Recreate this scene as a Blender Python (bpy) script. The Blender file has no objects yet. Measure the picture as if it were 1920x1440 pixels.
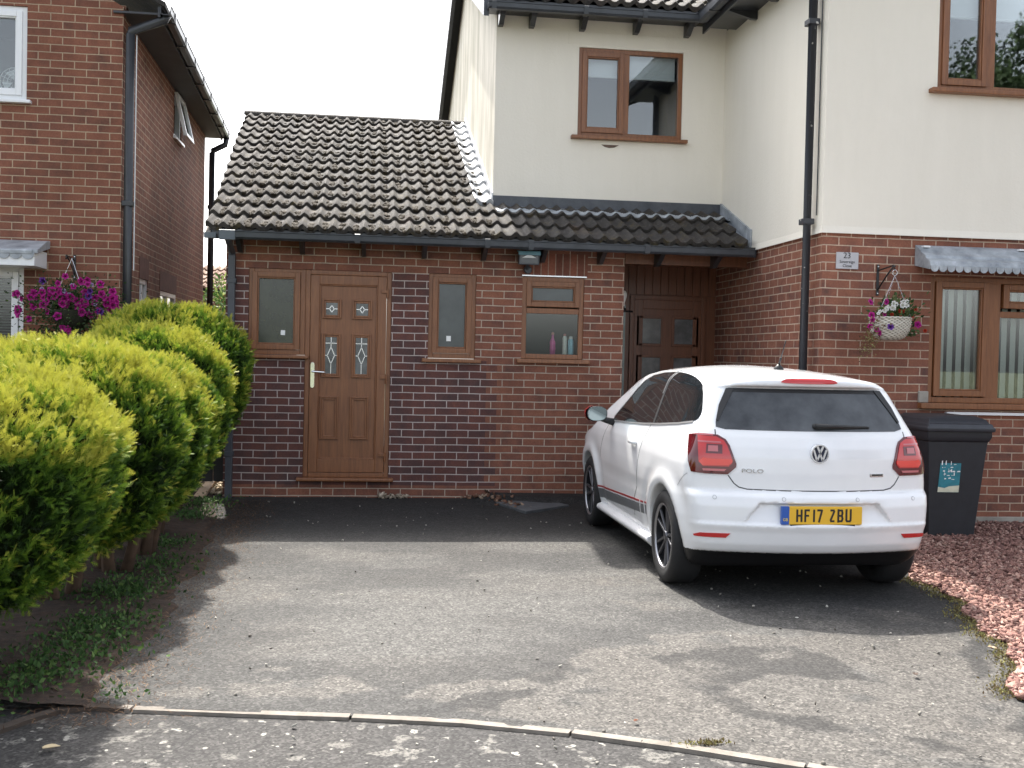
import bpy, bmesh, math, random
import numpy as np
from mathutils import Vector, Matrix
from mathutils.geometry import delaunay_2d_cdt

SC = bpy.context.scene
COL = SC.collection
R = math.radians
random.seed(7)
RNG = np.random.default_rng(7)

# ------------------------------------------------------------------ camera
CAM_F, CAM_YAW, CAM_PITCH, CAM_ROLL = 2065.2, 0.12988, -0.02581, 0.02271
CAM_LOC = Vector((-0.2308, -11.1612, 1.4471))
cd = bpy.data.cameras.new('camera')
cam = bpy.data.objects.new('camera', cd)
COL.objects.link(cam)
cy_, sy_ = math.cos(CAM_YAW), math.sin(CAM_YAW)
cp_, sp_ = math.cos(CAM_PITCH), math.sin(CAM_PITCH)
fw = Vector((sy_ * cp_, cy_ * cp_, sp_))
rt = Vector((cy_, -sy_, 0))
up = rt.cross(fw)
cr_, sr_ = math.cos(CAM_ROLL), math.sin(CAM_ROLL)
rt2 = rt * cr_ + up * sr_
up2 = up * cr_ - rt * sr_
M = Matrix((rt2, up2, -fw)).transposed().to_4x4()
M.translation = CAM_LOC
cam.matrix_world = M
cd.sensor_width = 36.0
cd.lens = CAM_F / 1920 * 36.0
cd.clip_start = 0.05
cd.clip_end = 800
SC.camera = cam

# ------------------------------------------------------------------ world, sun, exposure
SUN_EL, SUN_AZ = R(53), R(-9)          # azimuth from +Y, negative = to the left
w = bpy.data.worlds.new("World")
SC.world = w
w.use_nodes = True
nt = w.node_tree
nt.nodes.clear()
sky = nt.nodes.new('ShaderNodeTexSky')
sky.sky_type = 'NISHITA'
sky.sun_disc = False
sky.sun_elevation = SUN_EL
sky.sun_rotation = SUN_AZ
sky.air_density = 1.0
sky.dust_density = 4.0
sky.ozone_density = 1.0
bw = nt.nodes.new('ShaderNodeRGBToBW')
mixs = nt.nodes.new('ShaderNodeMix')
mixs.data_type = 'RGBA'
mixs.inputs[0].default_value = 0.72      # thin bright cloud: most of the blue washed out
bg = nt.nodes.new('ShaderNodeBackground')
bg.inputs[1].default_value = 0.15
wo = nt.nodes.new('ShaderNodeOutputWorld')
nt.links.new(sky.outputs[0], bw.inputs[0])
nt.links.new(sky.outputs[0], mixs.inputs[6])
nt.links.new(bw.outputs[0], mixs.inputs[7])
nt.links.new(mixs.outputs[2], bg.inputs[0])
nt.links.new(bg.outputs[0], wo.inputs[0])

sd = bpy.data.lights.new('sun', 'SUN')
sd.energy = 2.0
sd.angle = R(0.6)
sd.color = (1.0, 0.95, 0.87)
sun = bpy.data.objects.new('sun', sd)
COL.objects.link(sun)
to_sun = Vector((math.sin(SUN_AZ) * math.cos(SUN_EL), math.cos(SUN_AZ) * math.cos(SUN_EL), math.sin(SUN_EL)))
sun.rotation_euler = (-to_sun).to_track_quat('-Z', 'Y').to_euler()
sun.location = to_sun * 60

vs = SC.view_settings
vs.view_transform = 'Standard'
vs.look = 'None'
vs.exposure = 2.12
vs.gamma = 1.0

# ------------------------------------------------------------------ helpers
def setp(o, label=None, cat=None, group=None, kind=None):
    if label: o['label'] = label
    if cat: o['category'] = cat
    if group: o['group'] = group
    if kind: o['kind'] = kind
    return o

def thing(name, loc, label, cat, group=None):
    o = bpy.data.objects.new(name, None)
    o.empty_display_size = 0.2
    COL.objects.link(o)
    o.location = loc
    return setp(o, label, cat, group)

ROOTLOC = {}
def root_loc(o):
    v = Vector((0, 0, 0))
    while o is not None:
        v += o.location
        o = o.parent
    return v

def link_mesh(name, me, mat, parent=None, smooth=False):
    if mat is not None and len(me.materials) == 0:
        me.materials.append(mat)
    if smooth:
        me.polygons.foreach_set('use_smooth', [True] * len(me.polygons))
    o = bpy.data.objects.new(name, me)
    COL.objects.link(o)
    if parent is not None:
        o.parent = parent
    return o

class MB:
    """collects shapes, then links them as ONE mesh object"""
    def __init__(s):
        s.v = []; s.f = []; s.t = []
    def add(s, vs, fs, tint=None):
        n = len(s.v)
        s.v.extend([tuple(p) for p in vs])
        s.f.extend([tuple(i + n for i in f) for f in fs])
        s.t.extend([tint] * len(fs))
    def quad(s, a, b, c, d, tint=None):
        s.add([a, b, c, d], [(0, 1, 2, 3)], tint)
    def box(s, x0, x1, y0, y1, z0, z1, tint=None):
        vs = [(x, y, z) for z in (z0, z1) for y in (y0, y1) for x in (x0, x1)]
        s.add(vs, [(0, 2, 3, 1), (4, 5, 7, 6), (0, 1, 5, 4), (2, 6, 7, 3), (0, 4, 6, 2), (1, 3, 7, 5)], tint)
    def frame(s, x0, x1, z0, z1, y0, y1, w, wb=None, wt=None):
        """rectangular frame in the XZ plane, four mitred-look bars butted end to end"""
        wb = wb or w; wt = wt or w
        s.box(x0, x0 + w, y0, y1, z0, z1)
        s.box(x1 - w, x1, y0, y1, z0, z1)
        s.box(x0 + w, x1 - w, y0, y1, z0, z0 + wb)
        s.box(x0 + w, x1 - w, y0, y1, z1 - wt, z1)
    def prism(s, poly, axis, a, b):
        """extrude a 2D polygon along axis ('x','y','z') from a to b; poly gives the other two coords in order"""
        n = len(poly)
        def P(p, t):
            if axis == 'x': return (t, p[0], p[1])
            if axis == 'y': return (p[0], t, p[1])
            return (p[0], p[1], t)
        vs = [P(p, a) for p in poly] + [P(p, b) for p in poly]
        fs = [tuple(range(n)), tuple(range(2 * n - 1, n - 1, -1))]
        fs += [(i, i + n, (i + 1) % n + n, (i + 1) % n) for i in range(n)]
        s.add(vs, fs)
    def tube(s, path, r, n=10, caps=True, radii=None):
        path = [Vector(p) for p in path]
        rings = []
        up0 = Vector((0, 0, 1))
        for i, p in enumerate(path):
            d = (path[min(i + 1, len(path) - 1)] - path[max(i - 1, 0)]).normalized()
            u = d.cross(up0)
            if u.length < 1e-3: u = d.cross(Vector((0, 1, 0)))
            u.normalize(); v = u.cross(d)
            rr = radii[i] if radii else r
            rings.append([p + (u * math.cos(2 * math.pi * k / n) + v * math.sin(2 * math.pi * k / n)) * rr for k in range(n)])
        vs = [q for ring in rings for q in ring]
        fs = []
        for i in range(len(rings) - 1):
            for k in range(n):
                fs.append((i * n + k, i * n + (k + 1) % n, (i + 1) * n + (k + 1) % n, (i + 1) * n + k))
        if caps:
            fs.append(tuple(range(n - 1, -1, -1)))
            fs.append(tuple((len(rings) - 1) * n + k for k in range(n)))
        s.add(vs, fs)
    def lathe(s, prof, c, axis='z', n=32, close=False):
        vs = []; fs = []
        m = len(prof)
        for k in range(n):
            a = 2 * math.pi * k / n
            for r_, h in prof:
                p = (r_ * math.cos(a), r_ * math.sin(a), h)
                if axis == 'x': p = (p[2], p[0], p[1])
                elif axis == 'y': p = (p[0], p[2], p[1])
                vs.append((c[0] + p[0], c[1] + p[1], c[2] + p[2]))
        for k in range(n):
            k2 = (k + 1) % n
            for i in range(m - 1):
                fs.append((k * m + i, k2 * m + i, k2 * m + i + 1, k * m + i + 1))
        s.add(vs, fs)
    def build(s, name, mat, parent=None, bevel=0, smooth=False, world=True, segs=2):
        me = bpy.data.meshes.new(name)
        off = root_loc(parent) if (parent is not None and world) else Vector((0, 0, 0))
        vs = [(p[0] - off.x, p[1] - off.y, p[2] - off.z) for p in s.v]
        me.from_pydata(vs, [], s.f)
        if any(t is not None for t in s.t):
            at = me.color_attributes.new('tint', 'FLOAT_COLOR', 'CORNER')
            buf = []
            for p, t in zip(me.polygons, s.t):
                t = t if t is not None else 0.5
                buf.extend([t, t, t, 1.0] * p.loop_total)
            at.data.foreach_set('color', buf)
        bm = bmesh.new(); bm.from_mesh(me)
        bmesh.ops.recalc_face_normals(bm, faces=bm.faces)
        bm.to_mesh(me); bm.free()
        o = link_mesh(name, me, mat, parent, smooth)
        if bevel:
            m = o.modifiers.new('bevel', 'BEVEL')
            m.width = bevel; m.segments = segs; m.limit_method = 'ANGLE'; m.angle_limit = R(40)
            me.polygons.foreach_set('use_smooth', [True] * len(me.polygons))
            m2 = o.modifiers.new('wn', 'WEIGHTED_NORMAL')
        return o

def np_mesh(name, V, F, mat, parent=None, smooth=False, tint=None, world=True):
    """V (n,3), F (m,k) numpy; tint (n,) or (n,3) point colour"""
    me = bpy.data.meshes.new(name)
    V = np.asarray(V, dtype=np.float64).copy()
    if parent is not None and world:
        V -= np.array(root_loc(parent))
    F = np.asarray(F, dtype=np.int64)
    m, k = F.shape
    me.vertices.add(len(V)); me.vertices.foreach_set('co', V.astype(np.float32).ravel())
    me.loops.add(m * k); me.loops.foreach_set('vertex_index', F.astype(np.int32).ravel())
    me.polygons.add(m)
    me.polygons.foreach_set('loop_start', (np.arange(m) * k).astype(np.int32))
    me.polygons.foreach_set('loop_total', np.full(m, k, dtype=np.int32))
    if smooth:
        me.polygons.foreach_set('use_smooth', np.ones(m, dtype=bool))
    me.update(calc_edges=True)
    if tint is not None:
        tint = np.asarray(tint, dtype=np.float32)
        if tint.ndim == 1: tint = np.stack([tint] * 3, 1)
        c = np.concatenate([tint, np.ones((len(V), 1), np.float32)], 1)
        at = me.color_attributes.new('tint', 'FLOAT_COLOR', 'POINT')
        at.data.foreach_set('color', c.astype(np.float32).ravel())
    me.validate()
    return link_mesh(name, me, mat, parent)

def text_mesh(txt, size, mat, name, parent, mw, extrude=0.001, align='CENTER', world=True):
    cu = bpy.data.curves.new('txt', 'FONT')
    cu.body = txt; cu.size = size; cu.extrude = extrude
    cu.align_x = align; cu.align_y = 'CENTER'
    ob = bpy.data.objects.new('txt', cu)
    COL.objects.link(ob)
    bpy.context.view_layer.update()
    me = bpy.data.meshes.new_from_object(ob.evaluated_get(bpy.context.evaluated_depsgraph_get()))
    bpy.data.objects.remove(ob)
    off = root_loc(parent) if (parent is not None and world) else Vector((0, 0, 0))
    me.transform(Matrix.Translation(-off) @ mw)
    me.materials.clear()
    return link_mesh(name, me, mat, parent)

# value noise (numpy) for stain maps and lumps
def vnoise(x, y, seed=0):
    r = np.random.default_rng(seed).random((256, 256))
    xi = np.floor(x).astype(int); yi = np.floor(y).astype(int)
    fx = x - xi; fy = y - yi
    fx = fx * fx * (3 - 2 * fx); fy = fy * fy * (3 - 2 * fy)
    g = lambda a, b: r[a % 256, b % 256]
    return (g(xi, yi) * (1 - fx) + g(xi + 1, yi) * fx) * (1 - fy) + (g(xi, yi + 1) * (1 - fx) + g(xi + 1, yi + 1) * fx) * fy
def fbm(x, y, seed=0, octv=4):
    s = 0; a = 0.5; t = 0
    for o in range(octv):
        s = s + a * vnoise(x * 2 ** o, y * 2 ** o, seed + o); t += a; a *= .5
    return s / t
def sstep(x, a, b):
    t = np.clip((x - a) / (b - a), 0, 1)
    return t * t * (3 - 2 * t)

# ------------------------------------------------------------------ materials
def new_mat(name):
    m = bpy.data.materials.new(name)
    m.use_nodes = True
    nt = m.node_tree
    b = nt.nodes['Principled BSDF']
    return m, nt, b
def N(nt, t, **kw):
    n = nt.nodes.new(t)
    for k, v in kw.items(): setattr(n, k, v)
    return n
def ramp(nt, fac, stops, interp='LINEAR'):
    r = N(nt, 'ShaderNodeValToRGB')
    r.color_ramp.interpolation = interp
    el = r.color_ramp.elements
    while len(el) > 1: el.remove(el[-1])
    el[0].position = stops[0][0]; el[0].color = (*stops[0][1], 1)
    for p, c in stops[1:]:
        e = el.new(p); e.color = (*c, 1)
    nt.links.new(fac, r.inputs[0])
    return r.outputs[0]
def g3(v): return (v, v, v)
def noise(nt, scale, detail=4, rough=.6, vec=None, distort=0):
    n = N(nt, 'ShaderNodeTexNoise')
    n.inputs['Scale'].default_value = scale
    n.inputs['Detail'].default_value = detail
    n.inputs['Roughness'].default_value = rough
    n.inputs['Distortion'].default_value = distort
    if vec is None:
        tc = N(nt, 'ShaderNodeTexCoord'); vec = tc.outputs['Object']
    nt.links.new(vec, n.inputs['Vector'])
    return n.outputs['Fac']
def mixc(nt, fac, a, b, mode='MIX'):
    m = N(nt, 'ShaderNodeMix', data_type='RGBA', blend_type=mode)
    if isinstance(fac, (int, float)): m.inputs[0].default_value = fac
    else: nt.links.new(fac, m.inputs[0])
    for i, v in ((6, a), (7, b)):
        if isinstance(v, tuple): m.inputs[i].default_value = (*v, 1)
        else: nt.links.new(v, m.inputs[i])
    return m.outputs[2]
def math_(nt, op, a, b=None, c=None, clamp=False):
    m = N(nt, 'ShaderNodeMath', operation=op); m.use_clamp = clamp
    for i, v in enumerate((a, b, c)):
        if v is None: continue
        if isinstance(v, (int, float)): m.inputs[i].default_value = v
        else: nt.links.new(v, m.inputs[i])
    return m.outputs[0]
def bump(nt, b, h, strength=.3, dist=.01):
    n = N(nt, 'ShaderNodeBump')
    n.inputs['Strength'].default_value = strength
    n.inputs['Distance'].default_value = dist
    nt.links.new(h, n.inputs['Height'])
    nt.links.new(n.outputs[0], b.inputs['Normal'])
def simple(name, c, rough=.5, metal=0, spec=None, var=0.0, scale=8, bmp=0, coat=0):
    m, nt, b = new_mat(name)
    b.inputs['Roughness'].default_value = rough
    b.inputs['Metallic'].default_value = metal
    if spec is not None: b.inputs['Specular IOR Level'].default_value = spec
    if coat: b.inputs['Coat Weight'].default_value = coat; b.inputs['Coat Roughness'].default_value = .04
    if var:
        f = noise(nt, scale, 5)
        col = ramp(nt, f, [(.25, tuple(x * (1 - var) for x in c)), (.75, tuple(min(1, x * (1 + var)) for x in c))])
        nt.links.new(col, b.inputs['Base Color'])
        if bmp: bump(nt, b, noise(nt, scale * 6, 3), bmp, .004)
    else:
        b.inputs['Base Color'].default_value = (*c, 1)
    return m

def brick_mat(name, stops, mortar, infill=None):
    m, nt, b = new_mat(name)
    tc = N(nt, 'ShaderNodeTexCoord'); ge = N(nt, 'ShaderNodeNewGeometry')
    sp = N(nt, 'ShaderNodeSeparateXYZ'); nt.links.new(tc.outputs['Object'], sp.inputs[0])
    sn = N(nt, 'ShaderNodeSeparateXYZ'); nt.links.new(ge.outputs['True Normal'], sn.inputs[0])
    side = math_(nt, 'GREATER_THAN', math_(nt, 'ABSOLUTE', sn.outputs[0]), .6)
    u = math_(nt, 'ADD', math_(nt, 'MULTIPLY', sp.outputs[0], math_(nt, 'SUBTRACT', 1.0, side)), math_(nt, 'MULTIPLY', sp.outputs[1], side))
    # slightly uneven courses
    wob = math_(nt, 'MULTIPLY', math_(nt, 'SUBTRACT', noise(nt, 2.2, 2), .5), .012)
    zz = math_(nt, 'ADD', sp.outputs[2], wob)
    cv = N(nt, 'ShaderNodeCombineXYZ')
    nt.links.new(math_(nt, 'ADD', u, math_(nt, 'MULTIPLY', math_(nt, 'SUBTRACT', noise(nt, 9, 2), .5), .008)), cv.inputs[0])
    nt.links.new(zz, cv.inputs[1])
    br = N(nt, 'ShaderNodeTexBrick')
    br.offset = .5; br.squash = 1
    br.inputs['Scale'].default_value = 1
    br.inputs['Brick Width'].default_value = .225
    br.inputs['Row Height'].default_value = .075
    br.inputs['Mortar Size'].default_value = .0055
    br.inputs['Mortar Smooth'].default_value = .25
    br.inputs['Color1'].default_value = (0, 0, 0, 1)
    br.inputs['Color2'].default_value = (1, 1, 1, 1)
    br.inputs['Mortar'].default_value = (.5, .5, .5, 1)
    nt.links.new(cv.outputs[0], br.inputs['Vector'])
    bwn = N(nt, 'ShaderNodeRGBToBW'); nt.links.new(br.outputs['Color'], bwn.inputs[0])
    # dark "flame" within bricks
    fl = noise(nt, 6.5, 4, .62)
    t = math_(nt, 'ADD', math_(nt, 'ADD', .17, math_(nt, 'MULTIPLY', bwn.outputs[0], .42)), math_(nt, 'MULTIPLY', math_(nt, 'SUBTRACT', fl, .36), 1.35), clamp=True)
    col = ramp(nt, t, stops)
    mcol = mixc(nt, noise(nt, 14, 3), tuple(x * .75 for x in mortar), tuple(min(1, x * 1.15) for x in mortar))
    if infill:
        stops2, mortar2, xm, zm = infill
        col2 = ramp(nt, t, stops2)
        par = math_(nt, 'FRACT', math_(nt, 'MULTIPLY', math_(nt, 'FLOOR', math_(nt, 'DIVIDE', sp.outputs[2], .075)), .5))
        edge = math_(nt, 'ADD', xm, math_(nt, 'MULTIPLY', par, .225))
        lo = math_(nt, 'MULTIPLY', math_(nt, 'LESS_THAN', sp.outputs[0], edge), math_(nt, 'LESS_THAN', sp.outputs[2], zm))
        hi = math_(nt, 'MULTIPLY', math_(nt, 'LESS_THAN', sp.outputs[0], .4), math_(nt, 'LESS_THAN', sp.outputs[2], 2.25))
        lo = math_(nt, 'MAXIMUM', lo, hi)
        lo = math_(nt, 'MULTIPLY', lo, math_(nt, 'GREATER_THAN', sp.outputs[2], .11))
        col = mixc(nt, lo, col, col2)
        mc2 = mixc(nt, lo, mcol, mortar2)
        mcol = mc2
    grime = ramp(nt, noise(nt, 1.3, 5, .65), [(.3, g3(.72)), (.62, g3(1.05))])
    low = math_(nt, 'MULTIPLY', 1.0, 1.0)
    fin = mixc(nt, br.outputs['Fac'], col, mcol)
    fin = mixc(nt, 1.0, fin, grime, 'MULTIPLY')
    fin = mixc(nt, .55, fin, ramp(nt, noise(nt, 60, 4, .7), [(.25, g3(.6)), (.75, g3(1.35))]), 'MULTIPLY')
    nt.links.new(fin, b.inputs['Base Color'])
    b.inputs['Roughness'].default_value = .88
    b.inputs['Specular IOR Level'].default_value = .25
    h = math_(nt, 'ADD', math_(nt, 'SUBTRACT', 1.0, br.outputs['Fac']), math_(nt, 'MULTIPLY', noise(nt, 90, 3), .35))
    bump(nt, b, h, .7, .006)
    return m

OLD = [(.0, (.10, .060, .054)), (.3, (.175, .080, .060)), (.55, (.24, .100, .067)), (.8, (.275, .115, .074)), (1, (.30, .132, .086))]
NEW = [(.0, (.062, .044, .046)), (.35, (.105, .058, .054)), (.6, (.135, .062, .054)), (.85, (.165, .070, .055)), (1, (.23, .088, .062))]
NBR = [(.0, (.10, .054, .043)), (.3, (.165, .073, .051)), (.6, (.225, .092, .060)), (1, (.26, .112, .07))]
M_brick = brick_mat('brick_annexe', OLD, (.52, .42, .335), (NEW, (.52, .44, .405), .96, 1.385))
M_brick_w = brick_mat('brick_wing', OLD, (.52, .395, .30))
M_brick_n = brick_mat('brick_neighbour', NBR, (.46, .345, .24))

def soldier_mat():
    m, nt, b = new_mat('soldier_bricks')
    tc = N(nt, 'ShaderNodeTexCoord')
    sp = N(nt, 'ShaderNodeSeparateXYZ'); nt.links.new(tc.outputs['Object'], sp.inputs[0])
    cv = N(nt, 'ShaderNodeCombineXYZ')
    nt.links.new(math_(nt, 'SUBTRACT', sp.outputs[2], .02), cv.inputs[0]); nt.links.new(sp.outputs[0], cv.inputs[1])
    br = N(nt, 'ShaderNodeTexBrick'); br.offset = 0
    for k, v in (('Scale', 1), ('Brick Width', .36), ('Row Height', .075), ('Mortar Size', .005), ('Mortar Smooth', .2)):
        br.inputs[k].default_value = v
    br.inputs['Color1'].default_value = (.13, .05, .036, 1); br.inputs['Color2'].default_value = (.26, .09, .055, 1)
    br.inputs['Mortar'].default_value = (.34, .25, .19, 1)
    nt.links.new(cv.outputs[0], br.inputs['Vector'])
    fin = mixc(nt, .6, br.outputs['Color'], ramp(nt, noise(nt, 40, 4), [(.25, g3(.6)), (.75, g3(1.3))]), 'MULTIPLY')
    nt.links.new(fin, b.inputs['Base Color']); b.inputs['Roughness'].default_value = .9
    bump(nt, b, math_(nt, 'SUBTRACT', 1.0, br.outputs['Fac']), .6, .006)
    return m
M_soldier = soldier_mat()

def render_mat():
    m, nt, b = new_mat('cream_render')
    tc = N(nt, 'ShaderNodeTexCoord')
    mp = N(nt, 'ShaderNodeMapping'); nt.links.new(tc.outputs['Object'], mp.inputs[0])
    mp.inputs['Scale'].default_value = (2.2, 2.2, .35)
    st = noise(nt, 1.6, 6, .7, mp.outputs[0])
    ge = N(nt, 'ShaderNodeNewGeometry')
    sn = N(nt, 'ShaderNodeSeparateXYZ'); nt.links.new(ge.outputs['True Normal'], sn.inputs[0])
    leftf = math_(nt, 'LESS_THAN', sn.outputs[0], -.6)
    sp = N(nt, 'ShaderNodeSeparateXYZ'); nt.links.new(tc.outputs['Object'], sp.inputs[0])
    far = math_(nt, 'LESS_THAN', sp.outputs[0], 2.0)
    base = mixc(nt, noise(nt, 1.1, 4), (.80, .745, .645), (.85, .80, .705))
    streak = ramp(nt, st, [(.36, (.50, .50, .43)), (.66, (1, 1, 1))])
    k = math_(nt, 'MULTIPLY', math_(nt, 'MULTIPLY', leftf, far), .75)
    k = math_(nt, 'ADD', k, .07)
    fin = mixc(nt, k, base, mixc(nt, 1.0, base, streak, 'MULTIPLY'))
    nt.links.new(fin, b.inputs['Base Color'])
    b.inputs['Roughness'].default_value = .92
    b.inputs['Specular IOR Level'].default_value = .2
    h = math_(nt, 'ADD', noise(nt, 38, 5, .7), math_(nt, 'MULTIPLY', noise(nt, 5, 3), .8))
    bump(nt, b, h, .35, .008)
    return m
M_render = render_mat()

def wood_mat(name, c1, c2):
    m, nt, b = new_mat(name)
    tc = N(nt, 'ShaderNodeTexCoord')
    mp = N(nt, 'ShaderNodeMapping'); nt.links.new(tc.outputs['Object'], mp.inputs[0])
    mp.inputs['Scale'].default_value = (22, 22, 1.6)
    f = noise(nt, 2.2, 6, .65, mp.outputs[0], .6)
    col = ramp(nt, f, [(.3, c1), (.5, tuple((a + b_) / 2 for a, b_ in zip(c1, c2))), (.7, c2)])
    nt.links.new(col, b.inputs['Base Color'])
    b.inputs['Roughness'].default_value = .38
    bump(nt, b, f, .08, .002)
    return m
M_upvc = wood_mat('golden_oak_upvc', (.165, .062, .025), (.28, .115, .046))
M_upvc_dk = wood_mat('oak_upvc_dark', (.10, .036, .016), (.17, .062, .027))
M_white = simple('white_upvc', (.80, .81, .82), .35, var=.03, scale=3)
M_black_pl = simple('black_gutter_plastic', (.028, .030, .034), .35, var=.25, scale=9)
M_grey_pl = simple('weathered_grey_gutter', (.042, .047, .056), .42, var=.3, scale=7)
M_grey_pipe = simple('grey_downpipe', (.055, .06, .072), .45, var=.25, scale=6)

def pipe_dirty():
    m, nt, b = new_mat('black_downpipe_paint_spots')
    f = noise(nt, 16, 2, .4)
    col = ramp(nt, f, [(.70, (.034, .036, .042)), (.735, (.5, .49, .46))])
    nt.links.new(col, b.inputs['Base Color']); b.inputs['Roughness'].default_value = .45
    return m
M_pipe_w = pipe_dirty()

def tile_mat(name, cols, moss=.5):
    m, nt, b = new_mat(name)
    at = N(nt, 'ShaderNodeAttribute', attribute_name='tint')
    t = math_(nt, 'ADD', math_(nt, 'MULTIPLY', at.outputs['Fac'], .55), math_(nt, 'MULTIPLY', math_(nt, 'SUBTRACT', noise(nt, 6, 5), .25), .9), clamp=True)
    base = ramp(nt, t, [(0, cols[0]), (.5, cols[1]), (1, cols[2])])
    lich = ramp(nt, noise(nt, 26, 5, .7), [(.56, g3(0)), (.68, g3(1))])
    fin = mixc(nt, math_(nt, 'MULTIPLY', lich, .55), base, (.15, .14, .125))
    mo = ramp(nt, noise(nt, 9, 6, .7), [(.55, g3(0)), (.64, g3(1))])
    fin = mixc(nt, math_(nt, 'MULTIPLY', mo, moss), fin, (.06, .045, .018))
    pk = ramp(nt, noise(nt, 3.1, 3), [(.58, g3(0)), (.75, g3(1))])
    fin = mixc(nt, math_(nt, 'MULTIPLY', pk, .4), fin, (.105, .07, .054))
    fin = mixc(nt, .7, fin, ramp(nt, noise(nt, 70, 4, .75), [(.28, g3(.45)), (.5, g3(.95)), (.72, g3(1.7))]), 'MULTIPLY')
    nt.links.new(fin, b.inputs['Base Color']); b.inputs['Roughness'].default_value = .85
    bump(nt, b, noise(nt, 45, 5, .7), .6, .010)
    return m
M_tile = tile_mat('weathered_roof_tile', ((.017, .0145, .0125), (.032, .027, .023), (.060, .051, .043)), .9)
M_tile_far = tile_mat('brown_roof_tile', ((.16, .09, .06), (.26, .16, .11), (.36, .25, .18)), .3)
M_moss = simple('moss', (.028, .019, .008), .95, var=.5, scale=30, bmp=.6)

def lead_mat(name, c1, c2, rough=.45):
    m, nt, b = new_mat(name)
    f = noise(nt, 7, 6, .65)
    col = ramp(nt, f, [(.3, c1), (.6, c2), (.78, tuple(min(1, x * 1.6) for x in c2))])
    nt.links.new(col, b.inputs['Base Color']); b.inputs['Roughness'].default_value = rough
    b.inputs['Metallic'].default_value = .12
    bump(nt, b, noise(nt, 6, 3), .4, .02)
    return m
M_lead = lead_mat('lead_flashing', (.20, .22, .245), (.40, .43, .46))
M_lead_sun = lead_mat('sunlit_lead', (.40, .41, .43), (.55, .56, .57), .4)  # paler copy of the lead with sunlight put into its colour
M_concrete = simple('concrete', (.30, .275, .24), .9, var=.3, scale=6, bmp=.4)
M_chrome = simple('chrome', (.85, .86, .88), .08, 1.0)
M_steel = simple('satin_metal', (.62, .62, .64), .25, 1.0)
M_blacksteel = simple('black_iron', (.015, .015, .016), .45)
M_dark = simple('dark_interior', (.035, .036, .036), .9, var=.2, scale=2)
M_room = simple('room_lining', (.22, .22, .20), .95, var=.08, scale=1)

def glass_mat(name, tint=(.92, .95, .95), gloss=1.0):
    m, nt, b = new_mat(name)
    nt.nodes.remove(b)
    out = nt.nodes['Material Output']
    tr = N(nt, 'ShaderNodeBsdfTransparent'); tr.inputs[0].default_value = (*tint, 1)
    gl = N(nt, 'ShaderNodeBsdfGlossy'); gl.inputs[0].default_value = (1, 1, 1, 1); gl.inputs['Roughness'].default_value = .015
    fr = N(nt, 'ShaderNodeFresnel'); fr.inputs[0].default_value = 1.7
    f = math_(nt, 'MULTIPLY', fr.outputs[0], gloss, clamp=True)
    mx = N(nt, 'ShaderNodeMixShader')
    nt.links.new(f, mx.inputs[0]); nt.links.new(tr.outputs[0], mx.inputs[1]); nt.links.new(gl.outputs[0], mx.inputs[2])
    nt.links.new(mx.outputs[0], out.inputs[0])
    return m
M_glass = glass_mat('window_glass')

def frosted(name, c1, c2):
    m, nt, b = new_mat(name)
    nt.links.new(ramp(nt, noise(nt, 5, 5, .6), [(.3, c1), (.7, c2)]), b.inputs['Base Color'])
    b.inputs['Roughness'].default_value = .22
    b.inputs['Specular IOR Level'].default_value = .8
    bump(nt, b, noise(nt, 120, 2), .10, .002)
    return m
M_frost_g = frosted('obscure_glass_green', (.012, .017, .010), (.036, .044, .027))
M_frost_b = frosted('obscure_glass_grey', (.035, .044, .047), (.058, .07, .073))
M_leadglass = frosted('leaded_glass', (.03, .035, .036), (.16, .17, .17))
M_blind = simple('pale_blind_fabric', (.52, .56, .50), .85, var=.06, scale=4)
M_blind_w = simple('white_blind_fabric', (.72, .74, .76), .8, var=.03, scale=4)
M_paper = simple('white_paper_label', (.85, .85, .83), .7)
M_rubber = simple('tyre_rubber', (.014, .014, .015), .75, var=.2, scale=20)
M_blackpl = simple('black_plastic', (.012, .012, .013), .5)

# ------------------------------------------------------------------ wall and window builders
def wall_grid(mb, u0, u1, z0, z1, face, thick, openings, axis='y'):
    """wall with real openings; axis 'y': face at y=face, solid behind (towards +y); axis 'x': face at x=face towards +x"""
    us = sorted(set([u0, u1] + [v for o in openings for v in o[:2] if u0 < v < u1]))
    zs = sorted(set([z0, z1] + [v for o in openings for v in o[2:] if z0 < v < z1]))
    def P(u, d, z): return (u, face + d, z) if axis == 'y' else (face + d, u, z)
    def inside(u, z): return any(o[0] < u < o[1] and o[2] < z < o[3] for o in openings)
    nu, nz = len(us) - 1, len(zs) - 1
    sol = [[not inside((us[i] + us[i + 1]) / 2, (zs[j] + zs[j + 1]) / 2) for j in range(nz)] for i in range(nu)]
    S = lambda i, j: 0 <= i < nu and 0 <= j < nz and sol[i][j]
    for i in range(nu):
        for j in range(nz):
            if not sol[i][j]: continue
            a, b, c, d = us[i], us[i + 1], zs[j], zs[j + 1]
            for t in (0, thick):
                mb.quad(P(a, t, c), P(b, t, c), P(b, t, d), P(a, t, d))
            if not S(i - 1, j): mb.quad(P(a, 0, c), P(a, thick, c), P(a, thick, d), P(a, 0, d))
            if not S(i + 1, j): mb.quad(P(b, 0, c), P(b, thick, c), P(b, thick, d), P(b, 0, d))
            if not S(i, j - 1): mb.quad(P(a, 0, c), P(b, 0, c), P(b, thick, c), P(a, thick, c))
            if not S(i, j + 1): mb.quad(P(a, 0, d), P(b, 0, d), P(b, thick, d), P(a, thick, d))

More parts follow.
